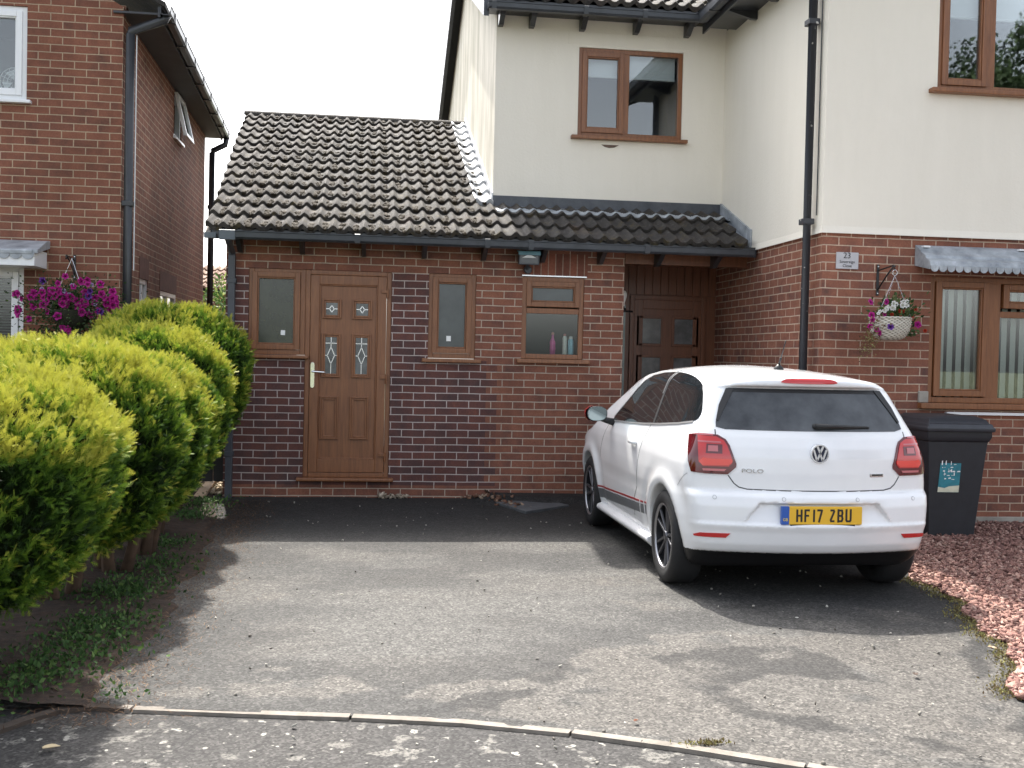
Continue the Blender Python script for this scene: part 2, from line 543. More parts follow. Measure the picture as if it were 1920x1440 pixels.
def weld(o):
    bm = bmesh.new(); bm.from_mesh(o.data)
    bmesh.ops.remove_doubles(bm, verts=bm.verts, dist=1e-5)
    bmesh.ops.recalc_face_normals(bm, faces=bm.faces)
    bm.to_mesh(o.data); bm.free()
    return o

def window(parent, x0, x1, z0, z1, y, mat, cells, mull=(), sill=None, room=1.2, fw=.05, inset=.02, room_mat=None, room_hi=None):
    """cells: (x0,x1,z0,z1,opens,pane material); mull: extra frame bars"""
    mb = MB()
    mb.frame(x0, x1, z0, z1, y + inset, y + inset + .07, fw)
    for b in mull: mb.box(b[0], b[1], y + inset + .002, y + inset + .068, b[2], b[3])
    wo_ = mb.build('window', mat, parent, bevel=.004)
    for (a, b, c, d, opens, pm) in cells:
        px0, px1, pz0, pz1 = a, b, c, d
        if opens:
            s = MB(); s.frame(a - .012, b + .012, c - .012, d + .012, y + inset - .018, y + inset + .05, .052)
            g = .040 * .0 + .04
            s.frame(a + .04, b - .04, c + .04, d - .04, y + inset - .006, y + inset + .046, .014)
            s.build('sash', mat, wo_, bevel=.004)
            px0, px1, pz0, pz1 = a + .035, b - .035, c + .035, d - .035
        p = MB(); p.box(px0 - .004, px1 + .004, y + inset + .022, y + inset + .028, pz0 - .004, pz1 + .004)
        p.build('pane', pm, wo_)
    if sill:
        sx0, sx1, sz0, sz1, sout = sill
        s = MB(); s.box(sx0, sx1, y - sout, y + inset + .068, sz0, sz1)
        s.build('sill', mat, wo_, bevel=.006)
    if room:
        r_ = MB()
        zt = room_hi or z1 + .1
        a, b, c, d, e, f = x0 - .3, x1 + .3, y + .125, y + .125 + room, z0 - .3, zt
        r_.quad((a, d, e), (b, d, e), (b, d, f), (a, d, f))
        r_.quad((a, c, e), (a, d, e), (a, d, f), (a, c, f)); r_.quad((b, c, e), (b, d, e), (b, d, f), (b, c, f))
        r_.quad((a, c, e), (b, c, e), (b, d, e), (a, d, e)); r_.quad((a, c, f), (b, c, f), (b, d, f), (a, d, f))
        # front return around the opening
        r_.quad((a, c, e), (x0, c, e), (x0, c, f), (a, c, f)); r_.quad((x1, c, e), (b, c, e), (b, c, f), (x1, c, f))
        r_.quad((x0, c, e), (x1, c, e), (x1, c, z0), (x0, c, z0)); r_.quad((x0, c, z1), (x1, c, z1), (x1, c, f), (x0, c, f))
        r_.build('room_lining', room_mat or M_room, wo_)
    return wo_

WAVE = .148
def tile_profile(x):
    c = 0.5 + 0.5 * math.cos(2 * math.pi * x / WAVE)
    return .040 * c ** 1.9
TANP = .42
COSP = 1 / math.sqrt(1 + TANP * TANP); SINP = TANP * COSP
def roof_tiles(name, mat, parent, x0, x1, ye, ze, n, gauge=.38, top_x=None, lift=0, per=10, jit=.004, seed=1, clip=None, tw=2, tmap=None, x0f=None):
    """courses of pantiles on a slope rising towards +y; ye,ze = lower edge of the first course"""
    mb = MB(); rr = random.Random(seed)
    W_ = WAVE * tw
    k0 = math.floor(x0 / W_); k1 = math.ceil(x1 / W_)
    for i in range(n):
        for k in range(k0, k1):
            a, b = max(x0f(i) if x0f else x0, k * W_), min(x1, (k + 1) * W_)
            if clip:
                b = min(b, clip(i))
            if b - a < .01: continue
            m = max(2, int((b - a) / WAVE * per))
            s0 = i * gauge + rr.uniform(-jit, jit) * 1.6; s1 = (i + 1) * gauge + .03
            dz = rr.uniform(0, jit); tl = rr.uniform(-jit, jit) * .8
            tint = rr.random() if tmap is None else tmap(i, (a + b) / 2, rr)
            vs = []
            for j in range(m + 1):
                x = a + (b - a) * j / m
                h = tile_profile(x) + lift + dz + tl * (j / m - .5)
                for s, hh in ((s0, -.012 + h), (s0, h + .040), (s0 + .014, h + .046), (s1, h + .004)):
                    vs.append((x, ye + s * COSP - hh * SINP, ze + s * SINP + hh * COSP))
            fs = []
            for j in range(m):
                for q in range(3):
                    fs.append((j * 4 + q, (j + 1) * 4 + q, (j + 1) * 4 + q + 1, j * 4 + q + 1))
            fs.append((0, 1, 2, 3)); fs.append((m * 4, m * 4 + 1, m * 4 + 2, m * 4 + 3))
            mb.add(vs, fs, tint)
    o = mb.build(name, mat, parent)
    me = o.data
    me.polygons.foreach_set('use_smooth', [True] * len(me.polygons))
    bm = bmesh.new(); bm.from_mesh(me)
    bmesh.ops.remove_doubles(bm, verts=bm.verts, dist=1e-6)
    for e in bm.edges:
        if len(e.link_faces) == 2 and e.calc_face_angle(0) > R(35): e.smooth = False
    bm.to_mesh(me); bm.free()
    return o

def gutter_x(name, mat, parent, x0, x1, yb, z0, z1, wid=.10, joints=()):
    """U-shaped gutter along X; yb = back edge (towards the wall)"""
    mb = MB(); yf = yb - wid
    t = .004
    poly = [(yb, z1), (yb, z0 + .012), (yb - .02, z0), (yf + .025, z0), (yf + .004, z0 + .018), (yf, z1), (yf - .008, z1 + .006), (yf - .008, z1 + .012), (yf + t, z1 + .012),
            (yf + t + .004, z0 + .02), (yf + .027, z0 + t), (yb - .02, z0 + t), (yb - t, z0 + .014), (yb - t, z1)]
    mb.prism(poly, 'x', x0, x1)
    mb.box(x0 - .004, x0, yf, yb, z0, z1); mb.box(x1, x1 + .004, yf, yb, z0, z1)
    o = mb.build(name, mat, parent)
    for j in joints:
        b = MB(); b.prism([(yb + .002, z1 + .003), (yb + .002, z0 - .004), (yf - .002, z0 - .004), (yf - .014, z1 + .016), (yf - .006, z1 + .02), (yf + .02, z0 + .02)], 'x', j - .025, j + .025)
        b.build('gutter_bracket', mat, o)
    return o

# ------------------------------------------------------------------ house number 23
H = thing('brick_house', (0, 0, 0), 'cream rendered and brick house with brown doors and a low tiled side extension', 'house')
YM = .85
mb = MB()
wall_grid(mb, -1.64, 2.372, -.12, 2.60, 0, .12, [(-1.42, -.865, 1.372, 2.258), (-.866, -.012, .165, 2.258), (.36, .84, 1.365, 2.26), (1.312, 1.955, 1.385, 2.26)])
o = weld(mb.build('brick_wall', M_brick, H)); o['label'] = 'red brick wall of the low extension, patched with darker bricks around the door'
mb = MB(); mb.box(-1.64, -1.52, .12, 8.2, -.12, 2.55); mb.box(2.262, 2.372, .12, 1.0, -.12, 2.5)
mb.build('brick_wall', M_brick, H)
mb = MB()   # gable infill over the side wall of the extension
mb.prism([(.12, 2.55), (8.2, 2.55), (4.70, 4.58)], 'x', -1.64, -1.52)
mb.build('brick_wall', M_brick, H)
# wing brickwork, one mesh, front and left side
mb = MB()
wall_grid(mb, 3.68, 8.9, -.15, 2.585, -1.95, .12, [(4.69, 6.62, 1.06, 2.235)])
wall_grid(mb, -1.83, 1.25, -.15, 2.585, 3.68, .12, [], axis='x')
wall_grid(mb, -1.95, 4.0, -.15, 2.585, 8.9, .12, [], axis='x')
o = weld(mb.build('brick_wall', M_brick_w, H)); o['label'] = 'red brick lower storey of the projecting wing'
mb = MB(); mb.box(3.672, 8.9, -1.962, -1.83, -.15, .10)
mb.build('concrete_plinth', M_concrete, H, bevel=.008)
# cream render
mb = MB(); wall_grid(mb, 1.08, 3.672, 3.185, 5.16, YM, .12, [(2.0, 3.18, 3.845, 4.855)])
weld(mb.build('rendered_wall', M_render, H))
mb = MB()
mb.prism([(YM + .12, 2.5), (9.2, 2.5), (9.2, 5.30), (5.0, 7.12), (YM + .12, 5.30)], 'x', 1.08, 1.20)
mb.build('rendered_wall', M_render, H)
mb = MB()
wall_grid(mb, 3.662, 8.9, 2.585, 5.12, -1.970, .14, [(4.68, 6.35, 3.835, 5.10)])
mb.prism([(3.662, 5.12), (8.9, 5.12), (6.28, 6.26)], 'y', -1.970, -1.83)
mb.box(3.662, 3.80, -1.83, 1.25, 2.585, 5.12)
mb.prism([(-1.970, 2.585), (-1.985, 2.577), (-1.985, 2.585), (-1.971, 2.64)], 'x', 3.655, 8.9)
mb.prism([(3.662, 2.585), (3.648, 2.577), (3.648, 2.585), (3.661, 2.64)], 'y', -1.98, YM - .002)
o = mb.build('rendered_wall', M_render, H)
# lintel line in the render over the first-floor window
mb = MB(); mb.box(1.88, 3.30, YM - .004, YM + .002, 4.885, 5.02)
mb.build('render_patch', M_render, H, bevel=.002)
mb = MB(); mb.prism([(2.27, 3.80), (2.31, 3.775), (2.36, 3.765), (2.42, 3.772), (2.47, 3.80)], 'y', YM - .003, YM + .004)
mb.build('broken_render', simple('bare_mortar', (.16, .11, .085), .95, var=.4, scale=20), H)

# roofs
roof = roof_tiles('tiled_roof', M_tile, H, -2.10, .92, -.35, 2.585, 14, seed=3, gauge=.40, x0f=lambda i: -1.795 - .015 * i)
roof['label'] = 'mossy pantiled roof of the low extension'
roof2 = roof_tiles('tiled_roof', M_tile, H, .92, 3.56, -.35, 2.585, 3, seed=5, gauge=.40, tmap=lambda i, x, r_: r_.random() * .55)
strip = roof_tiles('lead_soaker', M_lead_sun, H, .875, 1.075, -.35 + 3 * .40 * COSP, 2.585 + 3 * .40 * SINP, 11, seed=3, lift=.014, jit=.0, gauge=.40)
strip['label'] = 'lead strip, coloured as if sunlit, dressed over the tiles beside the rendered gable'
mb = MB()   # boarding under the tiles, and the rear slope
def slope_slab(mb, x0, x1, y0, z0, y1, z1, t=.03):
    vs = [(x, y, z + d) for x in (x0, x1) for (y, z) in ((y0, z0), (y1, z1)) for d in (-t, 0)]
    mb.add(vs, [(0, 1, 3, 2), (4, 6, 7, 5), (0, 4, 5, 1), (2, 3, 7, 6), (0, 2, 6, 4), (1, 5, 7, 3)])
slope_slab(mb, -1.76, 1.07, -.30, 2.585, 4.74, 2.585 + 5.04 * TANP)
slope_slab(mb, 1.07, 3.6, -.30, 2.585, .84, 2.585 + 1.14 * TANP)
mb.build('roof_boarding', M_dark, roof)
mb = MB(); slope_slab(mb, -1.74, 1.07, 4.78, 4.71, 9.4, 2.6, .05)
mb.build('rear_roof_slope', M_tile, roof)
for k in range(10):
    x = -2.02 + k * .311
    mb = MB()
    prof = [(math.cos(a) * .115, math.sin(a) * .085) for a in [math.pi * i / 10 for i in range(11)]]
    pr = [(4.75 + p[0], 4.735 + p[1] - .02) for p in prof] + [(4.75 + p[0] * .87, 4.735 + p[1] * .85 - .02) for p in reversed(prof)]
    mb.prism(pr, 'x', x, x + .315)
    mb.build('ridge_tile', M_tile, roof, smooth=False)
mb = MB()
vs = [(x, y, z + d) for (x, y, z) in ((-1.80, -.33, 2.572), (-1.75, -.33, 2.572), (-2.01, 4.74, 2.572 + 5.07 * TANP), (-1.75, 4.74, 2.572 + 5.07 * TANP)) for d in (-.05, 0)]
mb.add(vs, [(0, 2, 3, 1), (4, 5, 7, 6), (0, 1, 5, 4), (2, 6, 7, 3), (0, 4, 6, 2), (1, 3, 7, 5)])
mb.build('verge_mortar', M_concrete, roof)
# moss clumps lying in the troughs of the tiles
def moss():
    V = []; F = []; T = []
    r_ = random.Random(11)
    ico = bmesh.new(); bmesh.ops.create_icosphere(ico, subdivisions=2, radius=1)
    iv = np.array([v.co[:] for v in ico.verts]); ifc = np.array([[v.index for v in f.verts] for f in ico.faces]); ico.free()
    n = 0
    for _ in range(2300):
        i = int(min(13, abs(r_.gauss(0, 6))))
        k = r_.randint(-13, 9)
        x = k * WAVE + WAVE / 2 + r_.uniform(-.02, .02)
        if x < -1.7 or x > 1.0: continue
        if r_.random() > .95 - .35 * (x + 1.7) / 2.7: continue
        s = i * .40 + abs(r_.gauss(.05, .06))
        ln = r_.uniform(.015, .065); wd = r_.uniform(.012, .038); ht = r_.uniform(.008, .022)
        q = iv * (1 + .25 * np.sin(iv[:, [1, 2, 0]] * 7 + r_.random() * 6))
        loc = np.array([x, -.35 + s * COSP, 2.585 + s * SINP + .044])
        rx = q[:, 0] * wd; rs = q[:, 1] * ln; rh = q[:, 2] * ht
        P_ = np.stack([loc[0] + rx, loc[1] + rs * COSP - rh * SINP, loc[2] + rs * SINP + rh * COSP], 1)
        V.append(P_); F.append(ifc + n); n += len(iv)
    return np_mesh('moss', np.concatenate(V), np.concatenate(F), M_moss, roof, smooth=True)
mo = moss(); mo['kind'] = 'stuff'

# first-floor roof of the middle part, and the wing roof
ye2, ze2 = .47, 5.205
roof_m = roof_tiles('tiled_roof', M_tile, H, .92, 3.75, ye2, ze2, 12, seed=9, gauge=.38)
roof_m['label'] = 'main tiled roof above the first-floor window'
mb = MB(); slope_slab(mb, .95, 3.75, ye2 + .02, ze2 - .012, 5.0, ze2 - .012 + (5.0 - ye2 - .02) * TANP)
slope_slab(mb, .95, 8.8, 5.0, ze2 + 4.5 * TANP, 9.6, ze2 - .1, .04)
mb.build('roof_boarding', M_dark, roof_m)
mb = MB()
slope_slab(mb, .90, .955, ye2, ze2 - .02, 5.0, ze2 - .02 + (5.0 - ye2) * TANP, .17)
slope_slab(mb, .90, .955, 5.0, ze2 - .02 + (5.0 - ye2) * TANP, 9.7, ze2 - .13, .17)
mb.build('bargeboard', M_grey_pl, H)
# wing roof: gable to the street, ridge along Y
XE, ZE = 3.30, 5.09
def wing_slab(mb, xa, za, xb, zb, y0, y1, t):
    vs = [(x, y, z + d) for y in (y0, y1) for (x, z) in ((xa, za), (xb, zb)) for d in (-t, 0)]
    mb.add(vs, [(0, 1, 3, 2), (4, 6, 7, 5), (0, 4, 5, 1), (2, 3, 7, 6), (0, 2, 6, 4), (1, 5, 7, 3)])
mb = MB()
wing_slab(mb, XE, ZE + .09, 6.28, ZE + .09 + 2.98 * TANP, -2.24, 4.5, .03)
wing_slab(mb, 6.28, ZE + .09 + 2.98 * TANP, 9.26, ZE + .09, -2.24, 4.5, .03)
wr = mb.build('tiled_roof', M_tile, H); wr['label'] = 'roof of the projecting wing'
mb = MB()
wing_slab(mb, XE - .02, ZE + .05, 6.28, ZE + .05 + 3.0 * TANP, -2.27, -2.245, .17)
wing_slab(mb, 6.28, ZE + .05 + 3.0 * TANP, 9.28, ZE + .05, -2.27, -2.245, .17)
mb.box(XE + .02, XE + .04, -2.24, .62, ZE - .08, ZE + .06)            # fascia along the left eave
mb.build('bargeboard', M_black_pl, H)
mb = MB(); mb.box(XE + .04, 3.66, -2.24, .50, ZE - .05, ZE - .03)
mb.build('soffit', M_black_pl, H)
# wing eaves gutter runs along Y
mb = MB()
poly = [(a_, b_ + .065) for a_, b_ in [(XE + .018, 5.09), (XE + .018, 5.015), (XE - .01, 5.0), (XE - .07, 5.0), (XE - .09, 5.02), (XE - .095, 5.09), (XE - .104, 5.10), (XE - .085, 5.10), (XE - .082, 5.025), (XE - .068, 5.006), (XE - .01, 5.006), (XE + .012, 5.02), (XE + .012, 5.09)]]
mb.prism(poly, 'y', -2.24, .42)
g = mb.build('gutter', M_grey_pl, H)
for yy in (-1.6, -.8, 0.0):
    b = MB(); b.box(XE - .108, XE + .02, yy - .025, yy + .025, 5.059, 5.077); b.build('gutter_bracket', M_black_pl, g)
for yy in (-1.35, -.75, -.15):
    b = MB(); b.prism([(XE + .06, 5.052), (3.66, 5.052), (3.66, 4.955), (3.60, 4.955), (XE + .06, 5.02)], 'y', yy - .025, yy + .025)
    b.build('rafter_end', M_black_pl, H)

# eaves of the extension
mb = MB(); mb.box(-1.74, 3.66, -.325, -.002, 2.555, 2.572); mb.box(-1.74, 3.66, -.335, -.316, 2.50, 2.60)
mb.build('soffit', M_black_pl, H)
gx = gutter_x('gutter', M_grey_pl, H, -1.66, 3.6, -.338, 2.497, 2.560, joints=(-.36, .9, 1.33, 2.5))
mb = MB(); mb.prism([(-.336, 2.565), (-.336, 2.49), (-.43, 2.487), (-.452, 2.574), (-.44, 2.578)], 'x', -1.655, -1.51)
mb.prism([(-.336, 2.545), (-.336, 2.50), (-.40, 2.50), (-.41, 2.55)], 'x', -1.80, -1.69)
mb.build('gutter_outlet', simple('light_grey_plastic', (.13, .15, .18), .45, var=.2), gx)
for k in range(9):
    x = -1.5 + k * .6
    b = MB(); b.prism([(-.30, 2.552), (-.002, 2.552), (-.002, 2.40), (-.10, 2.40), (-.30, 2.50)], 'x', x - .022, x + .022)
    b.build('rafter_end', M_black_pl, H)
# eaves of the first floor
mb = MB(); mb.box(.93, 3.30, ye2 + .03, YM - .001, 5.150, 5.165); mb.box(.93, 3.30, ye2 + .012, ye2 + .029, 5.10, 5.20)
mb.build('soffit', M_black_pl, H)
gutter_x('gutter', M_grey_pl, H, .94, 3.22, ye2 + .01, 5.075, 5.135, joints=(1.0, 1.98, 2.62))
for x in (1.12, 1.46, 2.02, 2.62, 3.2):
    b = MB(); b.prism([(.60, 5.148), (YM - .001, 5.148), (YM - .001, 5.02), (.76, 5.02), (.62, 5.09)], 'x', x - .028, x + .028)
    b.build('rafter_end', M_black_pl, H)

# lead flashings over the lean-to
def tile_top(x, s, lift=.052):
    h = tile_profile(x) + lift
    return (x, -.35 + s * COSP - h * SINP, 2.585 + s * SINP + h * COSP)
mb = MB()
nx = 220
for i in range(nx):
    xa = 1.08 + (3.66 - 1.08) * i / nx; xb = 1.08 + (3.66 - 1.08) * (i + 1) / nx
    sa = .87 + .012 * math.sin(xa * 9); sb = .87 + .012 * math.sin(xb * 9)
    A, B = tile_top(xa, sa), tile_top(xb, sb)
    C, D = (xb, YM - .03, 3.075), (xa, YM - .03, 3.075)
    mb.quad(A, B, C, D)
    A2 = (A[0], A[1], A[2] - .012); B2 = (B[0], B[1], B[2] - .012)
    mb.quad(A, B, B2, A2)
ap = mb.build('lead_flashing', M_lead, H, smooth=True)
mb = MB(); mb.box(1.078, 3.662, YM - .028, YM + .10, 2.98, 3.190)
mb.build('lead_upstand', lead_mat('dark_lead', (.05, .055, .066), (.085, .092, .105), .5), H, bevel=.004)
mb = MB(); mb.prism([(YM - .03, 3.02), (YM - .03, 3.20), (-.13, 2.82), (-.19, 2.80), (-.19, 2.60), (-.1, 2.60)], 'x', 3.635, 3.661)
mb.prism([(YM - .10, 3.06), (-.17, 2.67), (-.17, 2.655), (YM - .10, 3.045)], 'x', 3.50, 3.636)
mb.build('lead_flashing', M_lead, H, bevel=.004)
mb = MB(); mb.prism([(YM - .02, 3.22), (4.7, 4.84), (4.7, 4.70), (YM - .02, 3.06)], 'x', 1.066, 1.081)
mb.build('lead_flashing', M_lead_sun, H)

# downpipes
def downpipe(parent, mat, x, y, z0, z1, r_=.036, clips=(), top=None, foot=True, sq=False):
    mb = MB()
    if top: path = [(x, y, z0), (x, y, z1)] + top
    else: path = [(x, y, z0), (x, y, z1)]
    if sq:
        mb.box(x - r_, x + r_, y - r_, y + r_, z0, z1)
        if top: mb.tube([(x, y, z1 - .02)] + top, r_ * 1.05, 4)
    else: mb.tube(path, r_, 14)
    p = mb.build('downpipe', mat, parent, smooth=not sq, bevel=.006 if sq else 0)
    for c in clips:
        b = MB(); b.box(x - r_ - .009, x + r_ + .009, y - r_ - .006, y + r_ + .03, c - .025, c + .025)
        b.build('pipe_clip', mat, p, bevel=.004)
    return p
downpipe(H, M_grey_pipe, -1.578, -.055, -.06, 2.37, .034, (2.12, 1.2, .42), [(-1.578, -.07, 2.40), (-1.578, -.35, 2.475), (-1.578, -.385, 2.50)], sq=True)
dpw = downpipe(H, M_pipe_w, 3.59, -1.80, -.06, 5.0, .041, (4.44, 2.69, 1.0), [(3.57, -1.80, 5.0)])
dpw['label'] = 'black downpipe spotted with cream paint at the corner of the wing'
mb = MB(); mb.tube([(3.648, -1.865, 2.74), (3.648, -1.865, 5.0)], .006, 6); mb.build('cable', M_black_pl, H)

# door unit of the extension
D = MB()
D.frame(-.865, -.012, .185, 2.258, .015, .085, .048)
door = D.build('front_door', M_upvc, H, bevel=.005); door['label'] = 'golden brown panelled door in the low extension'
L = MB(); L.box(-.815, -.062, .030, .075, .235, 2.208)
lo = L.build('door_leaf', M_upvc, door, bevel=.004)
L = MB()
L.frame(-.815, -.062, .235, 2.208, .006, .032, .088, wb=.132, wt=.093)
L.frame(-.728, -.150, .366, 2.116, .012, .034, .014)
L.build('door_stile', M_upvc, door, bevel=.005)
for (a, b, c, d) in ((-.700, -.510, 1.775, 1.972), (-.402, -.205, 1.775, 1.972), (-.700, -.512, 1.188, 1.628), (-.402, -.208, 1.188, 1.628), (-.712, -.522, .566, .998), (-.412, -.222, .566, .998)):
    m_ = MB(); m_.frame(a, b, c, d, .008, .031, .018); m_.frame(a + .018, b - .018, c + .018, d - .018, .016, .031, .020)
    m_.build('door_moulding', M_upvc, door, bevel=.004)
for (a, b, c, d) in ((-.662, -.548, 1.812, 1.935), (-.362, -.245, 1.812, 1.935), (-.662, -.55, 1.226, 1.590), (-.362, -.246, 1.226, 1.590)):
    p = MB(); p.box(a, b, .020, .029, c, d); p.build('pane', M_leadglass, door)
    cx, cz = (a + b) / 2, (c + d) / 2
    l = MB()
    hz = .034 if d - c < .2 else .085
    hx = .024 if d - c < .2 else .036
    def strip_(l, p0, p1, t=.004):
        v = Vector((p1[0] - p0[0], p1[1] - p0[1])); n = Vector((-v.y, v.x)).normalized() * t
        l.prism([(p0[0] + n.x, p0[1] + n.y), (p1[0] + n.x, p1[1] + n.y), (p1[0] - n.x, p1[1] - n.y), (p0[0] - n.x, p0[1] - n.y)], 'y', .0165, .0215)
    q = [(cx - hx, cz), (cx, cz + hz), (cx + hx, cz), (cx, cz - hz)]
    for i in range(4): strip_(l, q[i], q[(i + 1) % 4])
    strip_(l, (a, cz), (cx - hx, cz)); strip_(l, (cx + hx, cz), (b, cz))
    if d - c > .2:
        strip_(l, (a, d - .06), (b, d - .06)); strip_(l, (cx, cz + hz), (cx, d)); strip_(l, (cx, cz - hz), (cx, c))
    l.build('lead_came', M_steel, door)
hd = MB(); hd.prism([(-.805 + .0, 1.10), (-.800, 1.085), (-.785, 1.078), (-.770, 1.085), (-.765, 1.10), (-.765, 1.315), (-.770, 1.33), (-.785, 1.337), (-.800, 1.33), (-.805, 1.315)], 'y', -.008, .008)
hd.tube([(-.785, .0, 1.243), (-.785, -.055, 1.243), (-.76, -.06, 1.243), (-.665, -.05, 1.238)], .010, 10)
hd.build('handle', M_chrome, door, bevel=.003)
for z in (2.06, 1.20, .415):
    h_ = MB(); h_.box(-.115, -.045, -.012, .010, z - .018, z + .018); h_.tube([(-.052, -.006, z - .07), (-.052, -.006, z + .03)], .011, 10)
    h_.build('hinge', M_upvc, door, bevel=.003)
s_ = MB(); s_.box(-.925, .035, -.075, .08, .150, .184); s_.build('threshold', M_upvc, door, bevel=.008)

lw = window(H, -1.42, -.866, 1.405, 2.258, 0, M_upvc, [(-1.375, -.93, 1.468, 2.212, True, M_frost_g)], sill=(-1.45, -.825, 1.368, 1.402, .055), room=None)
lab = MB(); lab.box(-1.105, -1.062, .038, .0405, 1.60, 1.648); 
lab.build('paper_label', M_paper, lw)
w2 = window(H, .36, .84, 1.405, 2.26, 0, M_upvc, [(.412, .785, 1.468, 2.212, True, M_frost_b)], sill=(.30, .90, 1.362, 1.400, .055), room=None)
lab = MB(); lab.box(.548, .594, .038, .0405, 1.578, 1.632); lab.build('paper_label', M_paper, w2)
w3 = window(H, 1.312, 1.955, 1.42, 2.26, 0, M_upvc, [(1.37, 1.90, 1.965, 2.20, True, M_frost_b), (1.36, 1.905, 1.47, 1.885, False, M_glass)], mull=[(1.362, 1.905, 1.885, 1.94)], sill=(1.265, 2.02, 1.375, 1.418, .06), room=.6, room_mat=simple('olive_room_lining', (.075, .09, .07), .9))
mb = MB(); mb.box(1.37, 1.90, .122, .30, 1.44, 1.468); mb.build('inner_sill', M_white, w3)
mb = MB(); mb.box(1.305, 1.975, -.012, .02, 2.262, 2.274); mb.build('lintel_strip', M_steel, H)
mb = MB(); mb.box(1.31, 1.985, -.003, .05, 2.276, 2.498); mb.build('soldier_course', M_soldier, H)

# porch recess: cladding, door and side panel
mb = MB(); wall_grid(mb, 2.372, 3.68, -.1, 2.52, 1.02, .1, [(2.68, 3.56, .05, 2.16)])
for k in range(14):
    x = 2.38 + k * .093
    mb.box(x, x + .088, 1.006, 1.019, 2.17, 2.50)
mb.build('porch_cladding', M_upvc_dk, H, bevel=.003)
mb = MB(); mb.box(2.372, 3.68, -.0, 1.02, 2.50, 2.53); mb.build('porch_ceiling', M_upvc_dk, H)
mb = MB(); mb.box(2.373, 3.679, -.012, .05, 2.42, 2.66); mb.build('porch_beam', M_upvc_dk, H, bevel=.006)
D = MB(); D.frame(2.68, 3.56, .05, 2.16, .985, 1.05, .05)
pd = D.build('front_door', M_upvc_dk, H, bevel=.004); pd['label'] = 'dark brown panelled door inside the porch recess'
L = MB(); L.box(2.73, 3.51, 1.005, 1.04, .1, 2.11); L.frame(2.73, 3.51, .1, 2.11, .99, 1.006, .10); L.build('door_leaf', M_upvc_dk, pd, bevel=.004)
for (a, b, c, d) in ((2.79, 3.04, 1.62, 1.90), (3.20, 3.45, 1.62, 1.90), (2.79, 3.04, 1.0, 1.46), (3.20, 3.45, 1.0, 1.46), (2.79, 3.04, .35, .80), (3.20, 3.45, .35, .80)):
    m_ = MB(); m_.frame(a - .03, b + .03, c - .03, d + .03, .990, 1.006, .028); m_.build('door_moulding', M_upvc_dk, pd, bevel=.003)
    if c > .9:
        p = MB(); p.box(a, b, .996, 1.004, c, d); p.build('pane', M_leadglass, pd)
mb = MB(); mb.box(2.42, 2.63, 1.002, 1.016, .95, 2.05); mb.build('side_pane', frosted('green_obscure', (.10, .14, .13), (.2, .26, .25)), H)
mb = MB(); mb.box(2.372, 3.68, .0, 1.02, -.06, .03); mb.build('porch_step', M_concrete, H, bevel=.01)

# first-floor windows
wu = window(H, 2.0, 3.18, 3.885, 4.855, YM, M_upvc, [(2.055, 2.50, 3.94, 4.80, True, M_glass), (2.575, 3.13, 3.935, 4.805, False, M_glass)],
            mull=[(2.50, 2.575, 3.933, 4.807)], sill=(1.925, 3.235, 3.845, 3.883, .075), room=1.6, room_mat=simple('lilac_room_lining', (.26, .27, .33), .95))
bl = MB(); bl.box(2.06, 3.12, YM + .135, YM + .139, 4.58, 4.86); bl.tube([(2.06, YM + .137, 4.575), (3.12, YM + .137, 4.575)], .012, 8); bl.build('roller_blind', M_blind_w, wu)
wr_ = window(H, 4.68, 6.35, 3.875, 5.10, -1.97, M_upvc, [(4.735, 5.135, 3.93, 5.045, True, M_glass), (5.225, 6.30, 3.925, 5.05, False, M_glass)],
             mull=[(5.135, 5.225, 3.923, 5.052)], sill=(4.60, 6.42, 3.835, 3.873, .08), room=1.6, room_mat=simple('dim_room_lining', (.10, .10, .11), .95))
bl = MB(); bl.box(4.72, 6.3, -1.825, -1.82, 4.56, 5.09); bl.tube([(4.72, -1.823, 4.555), (6.3, -1.823, 4.555)], .014, 8); bl.build('roller_blind', M_blind_w, wr_)
# ground-floor wing window
wg = window(H, 4.69, 6.62, 1.115, 2.235, -1.95, M_upvc, [(4.76, 5.235, 1.185, 2.18, True, M_glass), (5.40, 6.0, 1.98, 2.17, True, M_glass), (5.37, 6.56, 1.17, 1.885, False, M_glass)],
            mull=[(5.235, 5.37, 1.163, 2.187), (5.37, 6.57, 1.885, 1.94)], sill=(4.60, 6.70, 1.062, 1.113, .07), room=1.5, room_mat=M_dark)
bl = MB()
for k in range(21):
    x = 4.80 + k * .087
    vs = [(x - .031, -1.80, 1.10), (x + .031, -1.785, 1.10), (x + .031, -1.785, 2.2), (x - .031, -1.80, 2.2)]
    bl.add(vs + [(p[0], p[1] + .003, p[2]) for p in vs], [(0, 1, 2, 3), (7, 6, 5, 4), (0, 4, 5, 1), (1, 5, 6, 2), (2, 6, 7, 3), (3, 7, 4, 0)])
bl.build('vertical_blind', M_blind, wg)
mb = MB(); mb.box(4.86, 6.7, -1.99, -1.948, 1.012, 1.036); mb.build('white_trim', M_white, H)
mb = MB(); mb.box(4.60, 4.69, -1.975, -1.945, 1.114, 1.215); mb.build('mortar_patch', M_concrete, H, bevel=.006)
